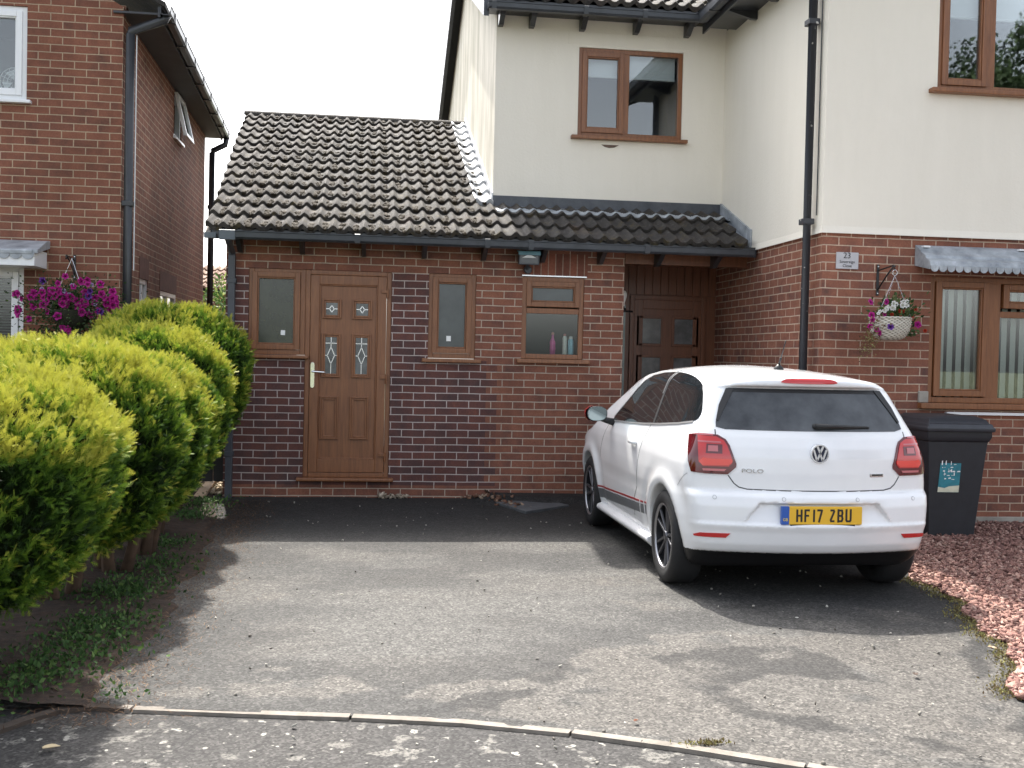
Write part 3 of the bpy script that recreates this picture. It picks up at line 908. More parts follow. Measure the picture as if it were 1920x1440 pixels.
# little lead canopy over that window
mb = MB()
prof = [(-1.948, 2.505), (-2.05, 2.455), (-2.06, 2.435), (-2.14, 2.40), (-2.15, 2.375), (-2.225, 2.345), (-2.235, 2.30), (-2.215, 2.27), (-1.948, 2.32)]
mb.prism(prof, 'x', 4.53, 6.85)
can = mb.build('canopy', M_lead, H, bevel=.006); can['label'] = 'grey lead canopy with a scalloped edge over the wing window'
mb = MB()
for k in range(31):
    x = 4.565 + k * .075
    mb.prism([(x + .036 * math.cos(a), 2.288 + .040 * math.sin(a)) for a in [math.pi + math.pi * i / 8 for i in range(9)]] + [(x + .036, 2.30), (x - .036, 2.30)], 'y', -2.246 + .001 * (k % 2), -2.2365)
mb.build('scalloped_edge', M_lead, can)
for x in (4.60, 5.50):
    mb = MB(); mb.box(x - .03, x + .03, -2.035, -1.985, 2.477, 2.492); mb.build('fixing_clip', M_white, can)

# ------------------------------------------------------------------ neighbouring brick house on the left
NB = thing('brick_house', (-2.66, .05, 0), 'red brick neighbouring house with white windows and black gutters at the left edge', 'house')
def shear_e(mb):
    mb.v = [(p[0] - (p[1] - .05) * .035 - .03, p[1], p[2] - .24) for p in mb.v]
def shear_n(mb):
    mb.v = [(p[0] - max(0, p[1] - .05) * .016, p[1], p[2]) for p in mb.v]
mb = MB()
wall_grid(mb, -8.5, -2.66, -.15, 4.75, .05, .12, [(-5.3, -3.55, 3.765, 4.70), (-5.3, -3.556, .95, 2.2)])
mb.prism([(-8.5, 4.75), (-2.66, 4.75), (-5.58, 6.4)], 'y', .05, .17)
o = mb.build('brick_wall', M_brick_n, NB)
mb = MB()
wall_grid(mb, .17, 6.15, -.15, 4.80, -2.78, .12, [(1.06, 1.56, .9, 2.19), (2.36, 3.5, 1.0, 2.13), (3.18, 3.80, 4.08, 4.655)], axis='x')
shear_n(mb)
weld(mb.build('brick_wall', M_brick_n, NB))
M_sold_n = simple('dark_soldier_brick', (.13, .05, .035), .9, var=.35, scale=14)
for a, b, c, d in ((1.04, 1.58, 2.19, 2.42), (2.30, 3.56, 2.13, 2.36)):
    mb = MB(); mb.box(-2.665, -2.656, a, b, c, d)
    shear_n(mb); mb.build('soldier_course', M_sold_n, NB)
# roof, soffit, gutter along the side
mb = MB()
def nslab(xa, za, xb, zb, y0, y1, t):
    vs = [(x, y, z + d) for y in (y0, y1) for (x, z) in ((xa, za), (xb, zb)) for d in (-t, 0)]
    mb.add(vs, [(0, 1, 3, 2), (4, 6, 7, 5), (0, 4, 5, 1), (2, 3, 7, 6), (0, 2, 6, 4), (1, 5, 7, 3)])
nslab(-2.22, 5.03, -5.58, 6.93, -.05, 6.4, .05); nslab(-5.58, 6.93, -8.9, 5.03, -.25, 6.4, .05)
shear_e(mb); mb.build('tiled_roof', M_tile, NB)
mb = MB()
mb.box(-2.72, -2.30, .02, 6.35, 4.925, 4.945); mb.box(-2.30, -2.275, .0, 6.36, 4.90, 5.0)
shear_e(mb)
mb.build('soffit', simple('dark_soffit_board', (.05, .052, .06), .6, var=.2, scale=3), NB)
mb = MB()
poly = [(-2.272, 5.0), (-2.272, 4.93), (-2.25, 4.915), (-2.19, 4.915), (-2.172, 4.935), (-2.168, 5.0), (-2.178, 5.0), (-2.182, 4.94), (-2.195, 4.922), (-2.25, 4.922), (-2.265, 4.935), (-2.265, 5.0)]
mb.prism(poly, 'y', -.03, 6.38)
shear_e(mb); g = mb.build('gutter', M_black_pl, NB)
for k in range(8):
    y = .25 + k * .85
    b = MB(); b.box(-2.275, -2.160, y - .03, y + .03, 4.905, 4.913); b.box(-2.164, -2.158, y - .03, y + .03, 4.91, 5.02); shear_e(b); b.build('gutter_bracket', M_black_pl, g)
mb = MB(); mb.box(-2.166, -2.160, -.02, 6.38, 4.995, 5.004); shear_e(mb); mb.build('gutter_lip', M_white, g)
d1 = downpipe(NB, M_black_pl, -2.600, .09, -.1, 4.50, .044, (2.85, 1.2), [(-2.60, .09, 4.53), (-2.27, .06, 4.65), (-2.25, .06, 4.70)])
mb = MB(); mb.tube([(-2.546, .12, 2.2), (-2.546, .12, 4.5)], .006, 6); mb.build('cable', M_white, NB)
d2 = downpipe(NB, M_black_pl, -2.65, 6.12, -.1, 4.42, .045, (3.6, 1.6), [(-2.65, 6.12, 4.45), (-2.47, 6.22, 4.57), (-2.45, 6.22, 4.68)])
# white windows on the front
wn = window(NB, -5.3, -3.55, 3.80, 4.70, .05, M_white, [(-4.35, -3.61, 3.86, 4.64, True, M_glass), (-5.24, -4.42, 3.85, 4.65, False, M_glass)],
            mull=[(-4.42, -4.35, 3.848, 4.652)], sill=(-5.4, -3.50, 3.765, 3.797, .06), room=1.5, room_mat=simple('pale_room_lining', (.20, .22, .23), .95))
wn2 = window(NB, -5.3, -3.556, .99, 2.20, .05, M_white, [(-4.40, -3.62, 1.05, 2.14, True, M_glass), (-5.24, -4.47, 1.04, 2.15, False, M_glass)],
             mull=[(-4.47, -4.40, 1.038, 2.152)], sill=(-5.4, -3.50, .955, .987, .06), room=1.5, room_mat=M_dark)
bl = MB()
for k in range(40):
    z = 1.06 + k * .027
    bl.quad((-5.2, .16, z), (-3.62, .16, z), (-3.62, .178, z + .012), (-5.2, .178, z + .012))
bl.build('venetian_blind', simple('grey_green_slats', (.16, .18, .15), .6), wn2)
# canopy with a lead top and white fascia
mb = MB(); mb.prism([(.052, 2.455), (-.06, 2.44), (-.36, 2.335), (-.36, 2.30), (.052, 2.38)], 'x', -5.6, -3.315)
mb.prism([(-.362, 2.34), (-.375, 2.325), (-.372, 2.29), (-.362, 2.29)], 'x', -5.6, -3.36)
nc = mb.build('canopy', M_lead, NB, bevel=.005); nc['label'] = 'lead topped canopy with white fascia over the lower white window'
mb = MB()
for k in range(20):
    x = -3.40 - k * .108
    mb.prism([(x + .052 * math.cos(a), 2.285 + .042 * math.sin(a)) for a in [math.pi + math.pi * i / 8 for i in range(9)]] + [(x + .052, 2.305), (x - .052, 2.305)], 'y', -.368 + .001 * (k % 2), -.359)
mb.build('scalloped_edge', M_lead, nc)
mb = MB(); mb.box(-5.6, -3.345, -.355, -.335, 2.185, 2.305); mb.box(-5.6, -3.345, -.335, .05, 2.185, 2.20); mb.box(-3.365, -3.345, -.334, .05, 2.201, 2.34)
mb.build('fascia', M_white, nc)
# side windows
def side_win(y0, y1, z0, z1, x, bar=True, glaze=True):
    mb = MB()
    w_ = .055
    for (a, b, c, d) in ((y0, y0 + w_, z0, z1), (y1 - w_, y1, z0, z1), (y0 + w_, y1 - w_, z0, z0 + w_), (y0 + w_, y1 - w_, z1 - w_, z1)):
        mb.box(x - .07, x - .005, a, b, c, d)
    if bar: mb.box(x - .068, x - .01, (y0 + y1) / 2 - .03, (y0 + y1) / 2 + .03, z0 + w_, z1 - w_)
    o = mb.build('window', M_white, NB, bevel=.004)
    if glaze:
     p = MB(); p.box(x - .04, x - .034, y0 + w_, y1 - w_, z0 + w_, z1 - w_); p.build('pane', M_glass, o)
    r_ = MB(); r_.box(x - .9, x - .13, y0 - .2, y1 + .2, z0 - .2, z1 + .2); r_.build('room_lining', M_room, o)
    s = MB(); s.box(x - .01, x + .05, y0 - .04, y1 + .04, z0 - .035, z0 - .003); s.build('sill', M_white, o)
    return o
side_win(1.06, 1.56, .94, 2.19, -2.69); side_win(2.36, 3.5, 1.04, 2.13, -2.71)
sw = side_win(3.18, 3.80, 4.115, 4.655, -2.73, False, False)
# its top-hung sash stands open
mb = MB()
mb.frame(3.19, 3.79, 4.105, 4.66, 0, .045, .055)
ang = R(13)
mb.v = [(-2.715 + math.sin(ang) * (4.655 - p[2]) + (.045 - p[1]) * math.cos(ang), p[0], 4.655 - math.cos(ang) * (4.655 - p[2])) for p in mb.v]
so = mb.build('sash', M_white, sw, bevel=.004)
mb = MB(); mb.box(3.245, 3.735, .018, .024, 4.16, 4.605)
mb.v = [(-2.715 + math.sin(ang) * (4.655 - p[2]) + (.045 - p[1]) * math.cos(ang), p[0], 4.655 - math.cos(ang) * (4.655 - p[2])) for p in mb.v]
mb.build('pane', M_glass, sw)
# white fan standing behind the first-floor pane
fan = thing('table_fan', (-3.74, .32, 3.81), 'round white table fan behind the upper white window of the left house', 'fan')
mb = MB(); 
for r_ in (.135, .10, .065):
    mb.tube([(-3.74 + r_ * math.cos(a), .30, 4.03 + r_ * math.sin(a)) for a in [2 * math.pi * i / 28 for i in range(29)]], .004, 6, caps=False)
for i in range(16):
    a = 2 * math.pi * i / 16
    mb.tube([(-3.74 + .03 * math.cos(a), .295, 4.03 + .03 * math.sin(a)), (-3.74 + .135 * math.cos(a), .30, 4.03 + .135 * math.sin(a))], .0022, 4)
mb.build('guard', M_white, fan)
mb = MB()
for i in range(4):
    a = 2 * math.pi * i / 4 + .4
    mb.prism([(-3.74 + .02 * math.cos(a), 4.03 + .02 * math.sin(a)), (-3.74 + .12 * math.cos(a - .35), 4.03 + .12 * math.sin(a - .35)), (-3.74 + .12 * math.cos(a + .35), 4.03 + .12 * math.sin(a + .35))], 'y', .315, .319)
mb.build('blade', M_white, fan)
mb = MB(); mb.tube([(-3.74, .35, 3.83), (-3.74, .35, 4.03)], .012, 8); mb.lathe([(0, 0), (.09, 0), (.085, .015), (.02, .03)], (-3.74, .35, 3.81)); mb.build('stand', M_white, fan)

# ------------------------------------------------------------------ white three-door hatchback
CAR = (2.58, -3.97, -.055)
car = thing('hatchback_car', CAR, 'white three-door hatchback with red tail lights parked on the driveway in front of the porch', 'car')

def car_paint():
    m, nt, b = new_mat('white_car_paint')
    b.inputs['Base Color'].default_value = (.80, .81, .82, 1)
    b.inputs['Roughness'].default_value = .32
    b.inputs['Coat Weight'].default_value = .9; b.inputs['Coat Roughness'].default_value = .04
    d = noise(nt, 3.5, 5)
    nt.links.new(ramp(nt, d, [(.3, (.765, .775, .785)), (.7, (.81, .82, .83))]), b.inputs['Base Color'])
    return m
M_paint = car_paint()
M_carglass, _nt, _b = new_mat('tinted_car_glass')
_b.inputs['Base Color'].default_value = (.012, .014, .016, 1); _b.inputs['Roughness'].default_value = .03; _b.inputs['Specular IOR Level'].default_value = .65
M_rearglass, _nt, _b = new_mat('mottled_rear_glass')  # mottled colour stands in for sky reflection and the faint interior
_nt.links.new(ramp(_nt, noise(_nt, 4, 5), [(.3, (.018, .021, .025)), (.7, (.085, .093, .10))]), _b.inputs['Base Color'])
_b.inputs['Roughness'].default_value = .08; _b.inputs['Specular IOR Level'].default_value = .6
M_lampd = simple('dark_red_lens', (.10, .006, .010), .08, coat=.6)
M_lampr = simple('red_lens', (.50, .022, .022), .10, coat=.6)
M_lampb = simple('bright_red_lens', (.72, .05, .035), .15, coat=.6)
M_lampp = simple('pale_red_lens', (.48, .13, .14), .15, coat=.5)
M_redcap = simple('red_mirror_cap', (.42, .015, .015), .2, coat=.8)
M_seam = simple('panel_gap', (.05, .052, .055), .7)
M_trim = simple('light_trim_line', (.42, .42, .42), .3, .6)
M_stripe = simple('grey_decal', (.13, .135, .14), .4)
M_stripe_r = simple('red_decal', (.30, .03, .03), .4)
M_alloy = simple('machined_alloy', (.13, .13, .14), .32, .7)
M_alloyd = simple('dark_alloy', (.035, .036, .04), .35, .6)
M_plate = simple('yellow_plate', (.78, .46, .03), .35)
M_blue = simple('blue_plate_band', (.02, .10, .42), .35)
M_ink = simple('black_ink', (.012, .012, .012), .4)

def smax(a, b, k):
    h = np.maximum(k - np.abs(a - b), 0) / k
    return np.maximum(a, b) + h * h * k * .25
def curve(xs, ys, sm):
    g = np.linspace(xs[0] - .3, xs[-1] + .3, 1600)
    v = np.interp(g, xs, ys)
    n = max(1, int(sm / (g[1] - g[0])))
    ker = np.hanning(2 * n + 1) if n > 1 else np.ones(1)
    ker = ker / ker.sum()
    v = np.convolve(np.pad(v, n if n > 1 else 0, mode='edge'), ker, 'valid')
    return lambda q: np.interp(q, g, v)
cW = curve([.16, .22, .30, .40, .52, .64, .74, .84, .895, .95, 1.0, 1.05, 1.15, 1.25, 1.35, 1.42, 1.52],
           [.735, .775, .80, .822, .838, .842, .838, .829, .818, .795, .776, .758, .716, .672, .628, .59, .53], .014)
cR = curve([.16, .27, .31, .36, .44, .482, .495, .60, .655, .675, .69, .80, .90, .96, 1.02, 1.06, 1.10, 1.20, 1.30, 1.330, 1.345, 1.385, 1.402, 1.43],
           [-.45, -.59, -.64, -.668, -.684, -.700, -.690, -.684, -.670, -.650, -.628, -.622, -.614, -.600, -.575, -.553, -.525, -.462, -.400, -.382, -.425, -.438, -.42, -.25], .006)
cT = curve([-.75, -.45, -.40, -.2, 0, .3, .6, .9, 1.2, 1.5, 1.7, 1.85, 2.0, 2.2, 2.4, 2.55, 2.7, 2.9, 3.05, 3.15, 3.22, 3.28],
           [1.398, 1.408, 1.412, 1.428, 1.442, 1.457, 1.466, 1.47, 1.462, 1.435, 1.395, 1.345, 1.28, 1.175, 1.07, 1.0, .97, .93, .88, .82, .74, .60], .05)
def F(x, y, z):
    a = np.abs(x)
    W_ = cW(z) - .045 * sstep(-y, .05, .68) - .11 * sstep(y, 2.5, 3.3) ** 1.5
    W_ = W_ - .018 * sstep(z, 1.0, 1.3) * sstep(-y, -.5, .4) - .05 * sstep(z, 1.0, 1.3) * sstep(y, 1.2, 2.2)
    for wy in (0, 2.47):
        d = np.sqrt((y - wy) ** 2 + (z - .315) ** 2)
        W_ = W_ + .014 * np.exp(-((d - .40) / .05) ** 2) * sstep(.95 - z, .1, .3)
        W_ = W_ - .010 * np.exp(-((d - .52) / .07) ** 2) * sstep(.95 - z, .1, .35)
    # concave door flank and crease
    W_ = W_ - .010 * np.exp(-((z - .55) / .10) ** 2) * sstep(y, .35, .75) * sstep(2.1 - y, 0, .3)
    rec_w = .385 + (.616 - z) * .80
    msk = sstep(rec_w - a, -.010, .012) * sstep(z, .488, .505) * sstep(.622 - z, -.004, .010)
    R_ = cR(z) + .25 * a * a + msk * (.010 + .030 * sstep(z, .48, .60))
    R_ = R_ + .05 * sstep(a, .42, .58) * sstep(z, 1.335, 1.35)
    T_ = cT(y) - .055 * (a / .55) ** 2
    B_ = .175 + .118 * sstep(-y, .33, .50) + .03 * sstep(y, 2.7, 3.1)
    f = smax(a - W_, R_ - y, .085)
    f = smax(f, T_ * 1.0 * -1 + z, .075)
    f = smax(f, B_ - z, .04)
    f = smax(f, y - (3.29 - .36 * (a / .8) ** 2), .12)
    for wy in (0, 2.47):
        d = np.sqrt((y - wy) ** 2 + (z - .315) ** 2)
        f = np.maximum(f, -np.maximum(d - .352, .50 - a))
    return f
def gradF(P, e=.004):
    g = np.stack([(F(P[:, 0] + e, P[:, 1], P[:, 2]) - F(P[:, 0] - e, P[:, 1], P[:, 2])),
                  (F(P[:, 0], P[:, 1] + e, P[:, 2]) - F(P[:, 0], P[:, 1] - e, P[:, 2])),
                  (F(P[:, 0], P[:, 1], P[:, 2] + e) - F(P[:, 0], P[:, 1], P[:, 2] - e))], 1) / (2 * e)
    return g
def car_body(h=.012):
    xs = np.arange(-.93, .931, h); ys = np.arange(-.80, 3.40, h); zs = np.arange(.12, 1.53, h)
    X, Y, Z = np.meshgrid(xs, ys, zs, indexing='ij')
    V = F(X, Y, Z).astype(np.float32)
    S = V < 0
    # surface nets: one vertex for every cell with a sign change
    c = sum(S[i:S.shape[0] - 1 + i, j:S.shape[1] - 1 + j, k:S.shape[2] - 1 + k].astype(np.int8) for i in (0, 1) for j in (0, 1) for k in (0, 1))
    cell = (c > 0) & (c < 8)
    idx = -np.ones(cell.shape, dtype=np.int64)
    ii = np.argwhere(cell)
    idx[cell] = np.arange(len(ii))
    P = np.stack([xs[ii[:, 0]] + h / 2, ys[ii[:, 1]] + h / 2, zs[ii[:, 2]] + h / 2], 1)
    P0 = P.copy()
    for _ in range(5):
        g = gradF(P); f = F(P[:, 0], P[:, 1], P[:, 2])
        st = (f / np.maximum((g * g).sum(1), .2))[:, None] * g
        ln = np.linalg.norm(st, axis=1, keepdims=True)
        P = P - st * np.minimum(1, .006 / np.maximum(ln, 1e-9))
    P = np.clip(P, P0 - h * .75, P0 + h * .75)
    Q = []
    for ax in range(3):
        sl0 = [slice(1, -1)] * 3; sl1 = [slice(1, -1)] * 3
        sl0[ax] = slice(0, -1); sl1[ax] = slice(1, None)
        a_, b_ = S[tuple(sl0)], S[tuple(sl1)]
        e = np.argwhere(a_ != b_)
        flip = a_[a_ != b_]
        base = e.copy()
        for k in range(3):
            if k != ax: base[:, k] += 1
        o1, o2 = [k for k in range(3) if k != ax]
        def at(d1, d2):
            q = base.copy(); q[:, o1] -= d1; q[:, o2] -= d2
            return idx[q[:, 0], q[:, 1], q[:, 2]]
        q = np.stack([at(0, 0), at(1, 0), at(1, 1), at(0, 1)], 1)
        fl = flip if ax != 1 else ~flip
        q[~fl] = q[~fl][:, ::-1]
        Q.append(q)
    Q = np.concatenate(Q)
    Q = Q[(Q >= 0).all(1)]
    return P, Q
P_, Q_ = car_body()
body = np_mesh('body', P_, Q_, M_paint, car, smooth=True, world=False)
body.data.materials.append(M_blackpl)
ctr = P_[Q_].mean(1)
wellm = np.zeros(len(Q_), bool)
for wy in (0, 2.47):
    d = np.sqrt((ctr[:, 1] - wy) ** 2 + (ctr[:, 2] - .315) ** 2)
    wellm |= (d < .347) & (np.abs(ctr[:, 0]) > .45) & (np.abs(ctr[:, 0]) < .845)
wellm |= ctr[:, 2] < .20
wellm |= (ctr[:, 2] < .304) & (ctr[:, 1] < -.30)
body.data.polygons.foreach_set('material_index', wellm.astype(np.int32))

def cast(P0, d, ln=1.8, n=150):
    """march from P0 along d to the body surface; P0 (n,3)"""
    P0 = np.asarray(P0, float); d = np.asarray(d, float); d = d / np.linalg.norm(d)
    t = np.zeros(len(P0)); hit = np.zeros(len(P0), bool); dt = ln / n
    for i in range(n):
        q = P0 + d * (t + dt)[:, None]
        ins = F(q[:, 0], q[:, 1], q[:, 2]) < 0
        hit |= ins
        t = np.where(hit, t, t + dt)
    lo = t.copy(); hi = t + dt
    for i in range(22):
        m = (lo + hi) / 2; q = P0 + d * m[:, None]
        ins = F(q[:, 0], q[:, 1], q[:, 2]) < 0
        hi = np.where(ins, m, hi); lo = np.where(ins, lo, m)
    q = P0 + d * lo[:, None]
    g = gradF(q); g /= np.maximum(np.linalg.norm(g, axis=1, keepdims=True), 1e-6)
    return q, g
PROJ = {
    'rear': (lambda uv: np.stack([uv[:, 0], np.full(len(uv), -1.0), uv[:, 1]], 1), (0, 1, 0)),
    'left': (lambda uv: np.stack([np.full(len(uv), -1.1), uv[:, 0], uv[:, 1]], 1), (1, 0, 0)),
    'right': (lambda uv: np.stack([np.full(len(uv), 1.1), uv[:, 0], uv[:, 1]], 1), (-1, 0, 0)),
    'lampl': (lambda uv: np.stack([uv[:, 0] - .29, np.full(len(uv), -.52 - .957), uv[:, 1]], 1), (.29, .957, 0)),
    'lampr': (lambda uv: np.stack([uv[:, 0] + .29, np.full(len(uv), -.52 - .957), uv[:, 1]], 1), (-.29, .957, 0)),
}
def resample(poly, step, closed=True):
    out = []
    n = len(poly)
    for i in range(n if closed else n - 1):
        a = np.array(poly[i], float); b = np.array(poly[(i + 1) % n], float)
        m = max(1, int(np.ceil(np.linalg.norm(b - a) / step)))
        out += [tuple(a + (b - a) * k / m) for k in range(m)]
    if not closed: out.append(tuple(poly[-1]))
    return out
def chaikin(poly, it=2):
    for _ in range(it):
        q = []
        for i in range(len(poly)):
            a = np.array(poly[i], float); b = np.array(poly[(i + 1) % len(poly)], float)
            q += [tuple(a * .75 + b * .25), tuple(a * .25 + b * .75)]
        poly = q
    return poly
def in_poly(px, py, poly):
    c = np.zeros(px.shape, bool); n = len(poly); j = n - 1
    for i in range(n):
        xi, yi = poly[i]; xj, yj = poly[j]
        k = ((yi > py) != (yj > py)) & (px < (xj - xi) * (py - yi) / ((yj - yi) + 1e-12) + xi)
        c ^= k; j = i
    return c
def overlay(name, poly, mode, off, mat, parent, step=.025, rim=.008, rnd=0):
    """a thin panel that follows the body: poly in the projection's (u, v)"""
    if rnd: poly = chaikin(poly, rnd)
    b = resample(poly, step)
    pa = np.array(b)
    gx = np.arange(pa[:, 0].min(), pa[:, 0].max(), step); gy = np.arange(pa[:, 1].min(), pa[:, 1].max(), step)
    GX, GY = np.meshgrid(gx, gy); GX = GX.ravel(); GY = GY.ravel()
    keep = in_poly(GX, GY, b)
    if keep.any():
        dmin = np.min((GX[:, None] - pa[None, :, 0]) ** 2 + (GY[:, None] - pa[None, :, 1]) ** 2, axis=1)
        keep &= dmin > (step * .45) ** 2
    pts = b + list(zip(GX[keep], GY[keep]))
    n = len(b)
    r_ = delaunay_2d_cdt([Vector((p[0], p[1])) for p in pts], [(i, (i + 1) % n) for i in range(n)], [list(range(n))], 1, 1e-7)
    uv = np.array([(v.x, v.y) for v in r_[0]])
    faces = [list(f) for f in r_[2]]
    st, d = PROJ[mode]
    q, g = cast(st(uv), d)
    V = (q + g * off).tolist()
    inv = {}
    for new, olds in enumerate(r_[3]):
        for o_ in olds: inv[o_] = new
    ring = [inv[i] for i in range(n) if i in inv]
    k = len(V)
    V += (q[ring] + g[ring] * (off - rim)).tolist()
    m = len(ring)
    faces += [[ring[i], ring[(i + 1) % m], k + (i + 1) % m, k + i] for i in range(m)]
    me = bpy.data.meshes.new(name); me.from_pydata(V, [], faces)
    bm = bmesh.new(); bm.from_mesh(me)
    bmesh.ops.recalc_face_normals(bm, faces=bm.faces)
    # make sure the panel faces outwards
    s_ = sum((f.normal.dot(Vector(-np.array(d)))) for f in list(bm.faces)[:max(1, len(faces) - m)])
    if s_ < 0: bmesh.ops.reverse_faces(bm, faces=bm.faces)
    for e in bm.edges:
        if len(e.link_faces) == 2 and e.calc_face_angle(0) > R(50): e.smooth = False
    bm.to_mesh(me); bm.free()
    return link_mesh(name, me, mat, parent, smooth=True)
def line_poly(pts, w_):
    p = np.array(resample(pts, .03, False)); t = np.gradient(p, axis=0); t /= np.linalg.norm(t, axis=1, keepdims=True)
    n = np.stack([-t[:, 1], t[:, 0]], 1) * w_ / 2
    return [tuple(v) for v in (p + n)] + [tuple(v) for v in (p - n)[::-1]]
def mir(poly): return [(-u, v) for u, v in poly]

# glass
SIDE = [(1.78, .985), (1.3, 1.0), (.8, 1.022), (.4, 1.045), (-.05, 1.078), (-.30, 1.105), (-.335, 1.135), (-.30, 1.20), (-.16, 1.325), (-.02, 1.357), (.2, 1.385), (.45, 1.402), (.7, 1.408), (.95, 1.398), (1.15, 1.372), (1.3, 1.325), (1.45, 1.25), (1.6, 1.14), (1.75, 1.02)]
for sd_, sg in (('left', -1), ('right', 1)):
    gl = overlay('side_window', chaikin(SIDE, 1), sd_, .004, M_carglass, car)
    tp = [p for p in SIDE[:6]]
    overlay('window_trim', line_poly([(1.74, .982), (1.3, .996), (.8, 1.018), (.4, 1.041), (-.05, 1.074), (-.28, 1.10)], .011), sd_, .007, M_trim, gl)
    overlay('window_trim', line_poly([(1.76, 1.012), (1.6, 1.145), (1.45, 1.255), (1.3, 1.33), (1.15, 1.377), (.95, 1.402), (.7, 1.412)], .014), sd_, .007, M_trim, gl)
    overlay('window_divider', line_poly([(.63, 1.40), (.60, 1.25), (.53, 1.04)], .045), sd_, .006, M_blackpl, gl)
    overlay('window_trim', line_poly([(.655, 1.40), (.622, 1.25)], .010), sd_, .009, M_trim, gl)
    overlay('seam', line_poly([(.60, 1.03), (.65, .9), (.70, .75), (.73, .56), (.81, .47), (.86, .33)], .006), sd_, .0008, M_seam, car)
    overlay('seam', line_poly([(1.84, .975), (1.96, .8), (2.01, .66)], .006), sd_, .0008, M_seam, car)
    overlay('seam', line_poly([(-.43, .785), (-.33, .72), (-.30, .69)], .004), sd_, .0006, M_trim, car)
    # lower flank decal with broken end, red pinstripe above
    up_ = lambda y: .385 + (2.08 - y) * .043
    lo_ = lambda y: .305 + (2.08 - y) * .052
    for a, b in ((2.08, .66), (.63, .555), (.53, .475), (.45, .41)):
        overlay('flank_decal', [(a, lo_(a)), (b, lo_(b)), (b, up_(b)), (a, up_(a))], sd_, .0015, M_stripe, car, rim=.003)
    for a, b in ((2.10, .66), (.63, .555), (.53, .475), (.45, .41)):
        overlay('red_pinstripe', [(a, up_(a) + .010), (b, up_(b) + .010), (b, up_(b) + .024), (a, up_(a) + .024)], sd_, .0015, M_stripe_r, car, rim=.003)
    # handle
    overlay('handle_cup', chaikin([(.80, .83), (.93, .83), (.93, .92), (.80, .92)], 2), sd_, .001, simple('handle_cup_shade', (.60, .61, .62), .3), car, rim=.002, step=.012)
    hp, hn = cast(np.array([[sg * 1.1, .79, .872], [sg * 1.1, .865, .875], [sg * 1.1, .945, .872]]), (-sg, 0, 0))
    hb = MB(); pp = [tuple(hp[0] + hn[0] * .004), tuple(hp[0] * .75 + hp[1] * .25 + hn[0] * .026), tuple(hp[1] + hn[1] * .030), tuple(hp[2] * .75 + hp[1] * .25 + hn[2] * .026), tuple(hp[2] + hn[2] * .004)]
    hb.tube(pp, .016, 10, radii=[.012, .016, .017, .016, .012]); hb.build('door_handle', M_paint, car, smooth=True, world=False)
    # skirt
    sk = MB(); sk.prism([(sg * .70, .165), (sg * .80, .175), (sg * .842, .215), (sg * .836, .245), (sg * .79, .262), (sg * .70, .262)], 'y', .37, 2.10)
    sk.build('side_skirt', M_paint, car, bevel=.012, world=False)
    # door mirror
    mx, my, mz = sg * .935, 1.70, 1.040
    u = [2 * math.pi * i / 24 for i in range(24)]
    def ring(k, yy, sx=.086, sz=.062): return [(mx + math.copysign(abs(math.cos(a)) ** .8, math.cos(a)) * sx * k, yy, mz + math.copysign(abs(math.sin(a)) ** .8, math.sin(a)) * sz * k) for a in u]
    def shell(mb, rings):
        vs = [p for r_ in rings for p in r_]; n = 24
        fs = [(i * n + k, i * n + (k + 1) % n, (i + 1) * n + (k + 1) % n, (i + 1) * n + k) for i in range(len(rings) - 1) for k in range(n)]
        fs.append(tuple(range((len(rings) - 1) * n, len(rings) * n)))
        mb.add(vs, fs)
    mm = MB(); shell(mm, [ring(.93, my), ring(1.0, my + .008), ring(1.0, my + .030), ring(.90, my + .036)]); mm.v.append; 
    mo_ = mm.build('door_mirror', M_blackpl, car, smooth=True, world=False)
    mm = MB(); mx += sg * .012; shell(mm, [ring(1.02, my + .010), ring(1.05, my + .05), ring(.9, my + .075), ring(.68, my + .095), ring(.38, my + .105)]); mm.build('mirror_cap', M_redcap, mo_, smooth=True, world=False); mx -= sg * .012
    mm = MB(); mm.add(ring(.88, my - .001), [tuple(range(24))]); mm.add(ring(.94, my + .004), [tuple(range(24))]); mm.build('mirror_glass', simple('mirror_glass', (.20, .24, .25), .04, 1.0), mo_, world=False)
    mm = MB(); mm.tube([(sg * .76, my + .03, .965), (sg * .85, my + .03, .985), (sg * .90, my + .035, 1.0)], .028, 10, radii=[.035, .026, .022]); mm.build('mirror_arm', M_blackpl, mo_, smooth=True, world=False)

rw = overlay('rear_window', chaikin([(-.622, 1.068), (-.40, 1.066), (0, 1.065), (.40, 1.066), (.622, 1.068), (.615, 1.12), (.575, 1.22), (.520, 1.322), (.2, 1.328), (-.2, 1.328), (-.520, 1.322), (-.575, 1.22), (-.615, 1.12)], 1), 'rear', .004, M_rearglass, car)
for sg in (1, -1):
    wl = [(.47, 1.322), (.522, 1.318), (.58, 1.215), (.613, 1.12), (.600, 1.115), (.555, 1.19)]
    overlay('window_fin', [(sg * u, v) for u, v in wl], 'rear', .010, M_blackpl, rw)
overlay('spoiler_shade', [(-.50, 1.300), (.50, 1.300), (.505, 1.324), (-.505, 1.324)], 'rear', .0055, M_blackpl, rw)  # black strip painting the shade under the spoiler
overlay('third_brake_light', chaikin([(-.19, 1.362), (.19, 1.362), (.185, 1.380), (.13, 1.392), (-.13, 1.392), (-.185, 1.380)], 2), 'rear', .006, M_lampr, car, step=.012, rim=.014)
